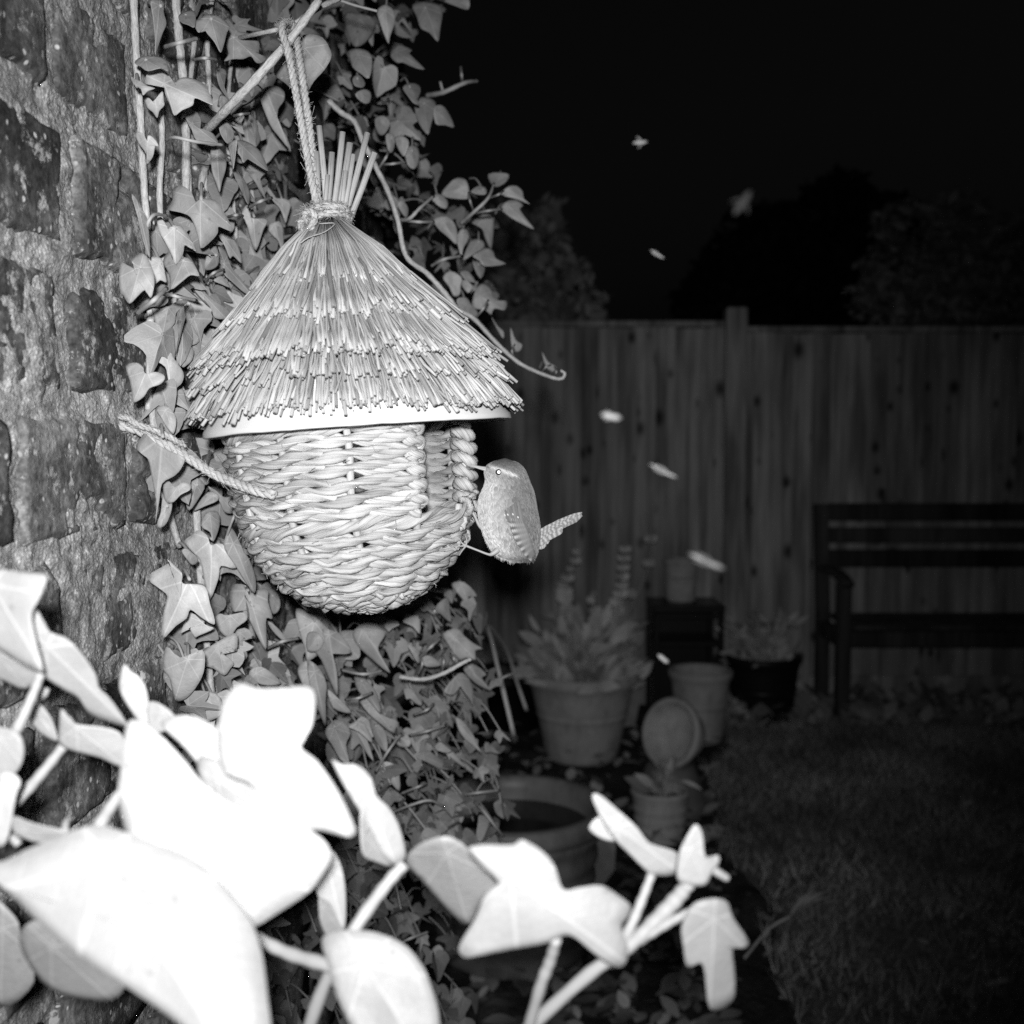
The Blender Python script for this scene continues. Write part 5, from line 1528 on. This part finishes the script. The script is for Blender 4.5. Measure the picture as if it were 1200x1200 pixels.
for q in range(1500):      # loose barbs breaking up the outline
    y = rsn.uniform(556, 659); side = 1 if rsn.rand() < .5 else -1
    x = np.interp(y, ys, xr if side > 0 else xl) - side*rsn.uniform(0, 1.5)
    if rsn.rand() < .35: x = rsn.uniform(582, 628); y = float(np.interp(x, [582, 588, 596, 610, 620, 628], [648.5, 651.5, 654, 656, 654, 648]))
    l = rsn.uniform(2, 5); z = rsn.uniform(-8, 10)
    dx, dy = side*rsn.uniform(-.1, .5)*l*.5, l
    V += [BP(x-.3, y, z), BP(x+.3, y, z), BP(x+dx, y+dy, z)]; S += [plum(x, min(y, 656), 0)*rsn.uniform(.8, 1.2)]*3; Fc.append((kk, kk+1, kk+2)); kk += 3
fl_.add(V, Fc, None, np.array(S)); fl_.build('down', M_feather, wren, BP(600, 640), kind='stuff')
# tail
tail = feather([(630, 630), (645, 620), (664, 611), (682, 603.5)], 6.0, 12, .19, 0, 'tail', wren, .45, zc=-6)
for k in range(5):
    feather([(629, 624+4.4*k), (643, 617+3.4*k), (657+1*(k < 2), 611+2.9*k), (682-k*6.5-(k > 2)*5, 600.5+3.2*k+(k > 2)*5)], 3.0, 11-k, .22, 1.0+.5*k, 'tail_feather', tail, .5, zc=-6)
for k in range(3):
    feather([(627, 634+4*k), (636, 631+4*k), (648-4*k, 627+6*k)], 4.2, 5, .24, -1.5-.4*k, 'tail_feather', tail, .3, zc=-5)
# legs
def leg(pts, r, toes, nm='leg'):
    mb = MB(); p = smooth_path([BP(*q) for q in pts], 6); tube(mb, p, np.interp(np.linspace(0, 1, len(p)), np.linspace(0, 1, len(r)), r)*BK, 9)
    lg = mb.build(nm, M_leg, wren, p[0])
    for tq in toes:
        mb = MB(); p = smooth_path([BP(*q) for q in tq], 5); tube(mb, p, np.linspace(1.25, .6, len(p))*BK, 7); mb.build('toe', M_leg, lg, p[0])
leg([(584, 644, 16), (577, 649, 18), (572, 649.5, 18), (560, 645, 17), (546, 639.5, 16)], (3.8, 2.6, 1.4, 1.2, 1.4), [[(546, 639.5, 16), (541, 636, 15), (538, 630, 12)], [(546, 639.5, 16), (540, 640, 14), (536, 642, 9)], [(546, 639.5, 16), (541, 646, 13), (538, 651, 10)], [(546, 639.5, 16), (547, 633, 14), (545, 627, 10)]])
leg([(569, 622, -4), (562, 616, -4), (556, 604, -4), (549.5, 593, -4)], (3.2, 2.2, 1.6, 1.6), [[(549.5, 593, -4), (545, 589, -3), (541, 589, -1)], [(549.5, 593, -4), (545, 594, 0), (542, 598, 2)], [(549.5, 593, -4), (548, 599, -2), (549, 604, -1)]])

# ================================================================== ivy shoot close to the camera
near = thing('ivy_shoot', 'out-of-focus white ivy shoot glaring in the foreground below the nest', 'ivy', P(150, 1500, .34))
FG = [
 ([(255,852),(262,822),(280,801),(300,806),(330,806),(358,804),(369,815),(366,850),(352,874),(372,892),(395,925),(410,955),(417,974),(408,981),(388,976),(367,973),(330,985),(290,980),(262,958),(282,946),(298,926),(285,915),(262,905),(255,880)], .300, (330,915), 0, -.2, .2),
 ([(149,848),(165,846),(187,861),(215,890),(240,920),(276,945),(310,958),(350,966),(380,985),(388,1005),(378,1025),(362,1045),(325,1070),(290,1088),(240,1085),(190,1060),(160,1010),(145,965),(138,930),(143,890)], .285, (235,980), 0, -.1, .15),
 ([(-40,1008),(0,1010),(30,996),(75,977),(110,967),(140,973),(170,985),(230,1010),(285,1066),(305,1110),(313,1165),(318,1230),(300,1290),(210,1200),(110,1132),(60,1095),(0,1038),(-40,1024)], .245, None, .1, -.5, .12),
 ([(-20,668),(0,667),(30,671),(52,673),(54,682),(45,703),(37,722),(43,755),(50,786),(35,782),(10,768),(-20,745),(-50,705)], .33, None, -.3, 0, .15),
 ([(-20,748),(10,770),(45,788),(30,807),(10,800),(-15,785)], .37, None, 0, .6, .1),
 ([(40,710),(48,725),(58,740),(78,748),(95,765),(112,790),(116,806),(130,820),(149,850),(130,846),(105,836),(92,818),(75,808),(50,790),(44,760),(36,730)], .365, None, .2, .3, .2),
 ([(143,782),(148,779),(152,785),(165,795),(173,815),(175,852),(168,852),(155,835),(140,808)], .40, None, 0, 0, .1),
 ([(173,824),(190,826),(206,842),(196,856),(176,856)], .40, None, 0, 0, .1),
 ([(188,848),(212,838),(235,842),(258,858),(265,890),(262,925),(240,905),(215,875)], .36, None, 0, -.2, .1),
 ([(72,831),(82,842),(92,849),(130,854),(145,866),(146,899),(117,888),(83,879),(69,871),(69,850)], .385, None, .2, .5, .2),
 ([(36,836),(45,824),(60,842),(67,868),(50,860),(38,848)], .40, None, 0, 0, .1),
 ([(-30,848),(0,852),(20,858),(28,875),(25,895),(12,911),(-10,915),(-30,890)], .33, None, 0, 0, .1),
 ([(10,905),(24,915),(18,935),(8,985),(-8,988),(-25,940),(-10,912)], .325, None, 0, 0, .1),
 ([(14,957),(40,965),(78,975),(60,990),(18,978)], .33, None, 0, .4, .1),
 ([(22,1105),(45,1078),(100,1108),(145,1142),(130,1172),(60,1160)], .33, None, 0, .5, .1),
 ([(-20,1050),(18,1075),(25,1105),(40,1150),(0,1180),(-30,1120)], .40, None, 0, .5, .1),
 ([(389,891),(400,895),(420,897),(435,912),(441,932),(457,948),(469,972),(475,1003),(464,1013),(450,1003),(436,975),(418,945),(400,915)], .36, None, .3, 0, .2),
 ([(423,950),(440,975),(462,1014),(440,1010),(424,998)], .372, None, 1.2, .4, .05),
 ([(476,1010),(490,990),(520,980),(540,987),(553,1000),(578,1030),(584,1042),(562,1062),(548,1084),(525,1066),(495,1032)], .36, None, -.2, .9, .35),
 ([(549,995),(565,990),(600,990),(612,984),(635,997),(650,1015),(660,1042),(680,1040),(705,1038),(725,1050),(739,1062),(735,1075),(728,1086),(736,1110),(733,1128),(722,1133),(700,1120),(668,1096),(640,1105),(600,1112),(560,1120),(545,1122),(538,1115),(541,1103),(556,1078),(570,1046),(584,1034),(562,1012)], .29, (640,1060), 0, -.1, .12),
 ([(694,935),(702,931),(725,950),(745,968),(758,985),(766,990),(794,1000),(796,1022),(768,1026),(755,1018),(740,1003),(722,985),(708,965)], .335, None, .2, .2, .2),
 ([(690,970),(706,957),(722,984),(706,983)], .345, None, 0, .3, .1),
 ([(815,966),(823,976),(827,1004),(841,1002),(843,1010),(834,1024),(826,1037),(808,1037),(794,1030),(796,1000),(805,980)], .32, None, 0, 0, .1),
 ([(812,1060),(835,1053),(852,1057),(859,1075),(877,1103),(872,1111),(859,1112),(861,1140),(859,1172),(832,1182),(824,1131),(806,1133),(801,1110),(799,1085)], .315, None, .2, .1, .2),
 ([(380,1096),(430,1091),(470,1105),(490,1125),(503,1150),(515,1200),(500,1250),(440,1240),(400,1180),(384,1130)], .29, None, 0, -.4, .12),
 ([(232,888),(270,898),(306,918),(312,950),(280,962),(245,940)], .335, None, 0, -.2, .1),
 ([(385,998),(398,1010),(405,1045),(403,1092),(388,1062),(371,1045)], .41, None, .5, 0, .1),
 ([(376,1040),(392,1058),(404,1095),(385,1098),(374,1075)], .42, None, .5, .2, .1)]
for (poly, d, c, gx, gy, fold) in FG:
    d = .37+(d-.30)*.6
    traced_leaf(poly, d, near, M_ivyfront, gx=gx, gy=gy, fold=fold, droop=.1, c=c, sub=4, ripple=.015)
for pts, r, nm in (([(48, 789, .34), (38, 815, .34), (22, 850, .335), (5, 885, .34), (-20, 960, .35)], (5, 5.5, 6.5, 7), 'petiole'), ([(76, 872, .385), (50, 905, .38), (20, 938, .37), (-20, 975, .37)], (5.5, 6.5, 7), 'petiole'),
                   ([(150, 920, .33), (130, 945, .32), (108, 985, .31), (80, 1060, .34)], (6, 7, 7), 'petiole'), ([(474, 1012, .35), (450, 1040, .345), (410, 1098, .33), (370, 1180, .35), (330, 1320, .38)], (7, 7, 7.5, 8, 9), 'petiole'),
                   ([(764, 1024, .335), (752, 1055, .33), (737, 1090, .325), (715, 1130, .33)], (5, 5.5, 6, 6), 'petiole'), ([(808, 1034, .322), (792, 1054, .325), (765, 1082, .325), (735, 1110, .325), (680, 1150, .33), (560, 1260, .36)], (8, 9.5, 8.5, 8, 8), 'stem'),
                   ([(812, 1066, .32), (795, 1075, .322), (765, 1092, .324), (738, 1108, .326)], (4, 5, 6, 7), 'petiole'), ([(832, 1016, .325), (842, 1023, .326), (852, 1029, .328)], (5, 5, 4.5), 'bud'),
                   ([(298, 1098, .36), (340, 1118, .35), (395, 1135, .33), (440, 1160, .32)], (7, 8, 9), 'stem'), ([(652, 1100, .30), (645, 1125, .31), (632, 1160, .32), (610, 1240, .35)], (6, 7, 7), 'petiole'), ([(10, 985, .35), (40, 970, .36), (66, 985, .35)], (5, 5), 'petiole'),
                   ([(76, 975, .33), (77, 965, .335), (81, 958, .34)], (5, 4, 2), 'bud'), ([(22, 990, .34), (18, 985, .34), (12, 980, .34)], (5, 5, 3), 'bud'), ([(55, 806, .38), (52, 812, .38), (50, 818, .385)], (4, 5, 3), 'bud')):
    pts = [(a, b_, .374+(c_-.30)*.6) for a, b_, c_ in pts]
    stem(pts, r, None, near, nm, M_nearstem, seg=12)

# ================================================================== insects in the beam
M_insect = mat('insect_wing', .6, .5, .3, shade_nodes(.085, .2, 300))
M_dullmoth = mat('dull_moth_wing', .12, .8, .1, shade_nodes(.006, .2, 300))
M_paleinsect = mat('grey_insect_wing', .1, .5, .3, shade_nodes(.035, .2, 300))
def insect(px, py, d, Lpx, ang, label, m=M_insect, spread_=.5, name='flying_insect', wpx=.16):
    o = thing(name, label, name.split('_')[-1] if name != 'flying_insect' else 'insect', P(px, py, d), 'insects flying in the dark')
    k = d/F; ca, sa = math.cos(rad(ang)), math.sin(rad(ang))
    def Q(u, v, w=0.0): return P(px + (u*ca - v*sa)*Lpx, py - (u*sa + v*ca)*Lpx, d - w*Lpx*k)
    mb = MB(); p = np.array([Q(-.5+i/8, .01*math.sin(i)) for i in range(9)])
    tube(mb, p, np.array((.02, .07, .10, .11, .10, .09, .11, .08, .03))*Lpx*k*(wpx/.16), 8, sh=1.1); mb.build('body', m, o, p[4])
    for s_ in (-1, 1):
        mb = MB(); blade_leaf(mb, Q(.15, .05*s_), Q(-.35, spread_*s_, .25)-Q(.15, .05*s_), -FWD, .55*Lpx*k, .5, .05, .7)
        mb.build('wing', m, o, Q(.15, .05*s_))
    return o
insect(716, 488, .33, 24, -12, 'bright insect flying in front of the left fence panel above the wren', spread_=.22, wpx=.26)
insect(777, 552, .36, 36, -27, 'slender insect slanting across the fence between wren and post', spread_=.06, wpx=.08)
insect(828, 658, .31, 46, -24, 'long pale insect slanting just above the small pot on the stand', m=M_paleinsect, spread_=.1, wpx=.13)
insect(777, 772, .42, 16, -38, 'tiny bright insect beside the large terracotta pot', spread_=.12, wpx=.28)
insect(750, 167, .42, 17, 5, 'small winged insect high in the black sky', spread_=.6, wpx=.18)
insect(770, 298, .42, 19, -32, 'tiny streak-shaped insect in the sky above the fence', spread_=.08, wpx=.1)
insect(870, 238, .30, 34, 55, 'dim dull moth fluttering in the sky near the round-topped tree', m=M_dullmoth, spread_=.5, name='moth', wpx=.2)
insect(991, 342, 1.2, 14, 20, 'faint small moth above the fence in front of the spreading tree', m=M_dullmoth, spread_=.5, name='moth', wpx=.2)
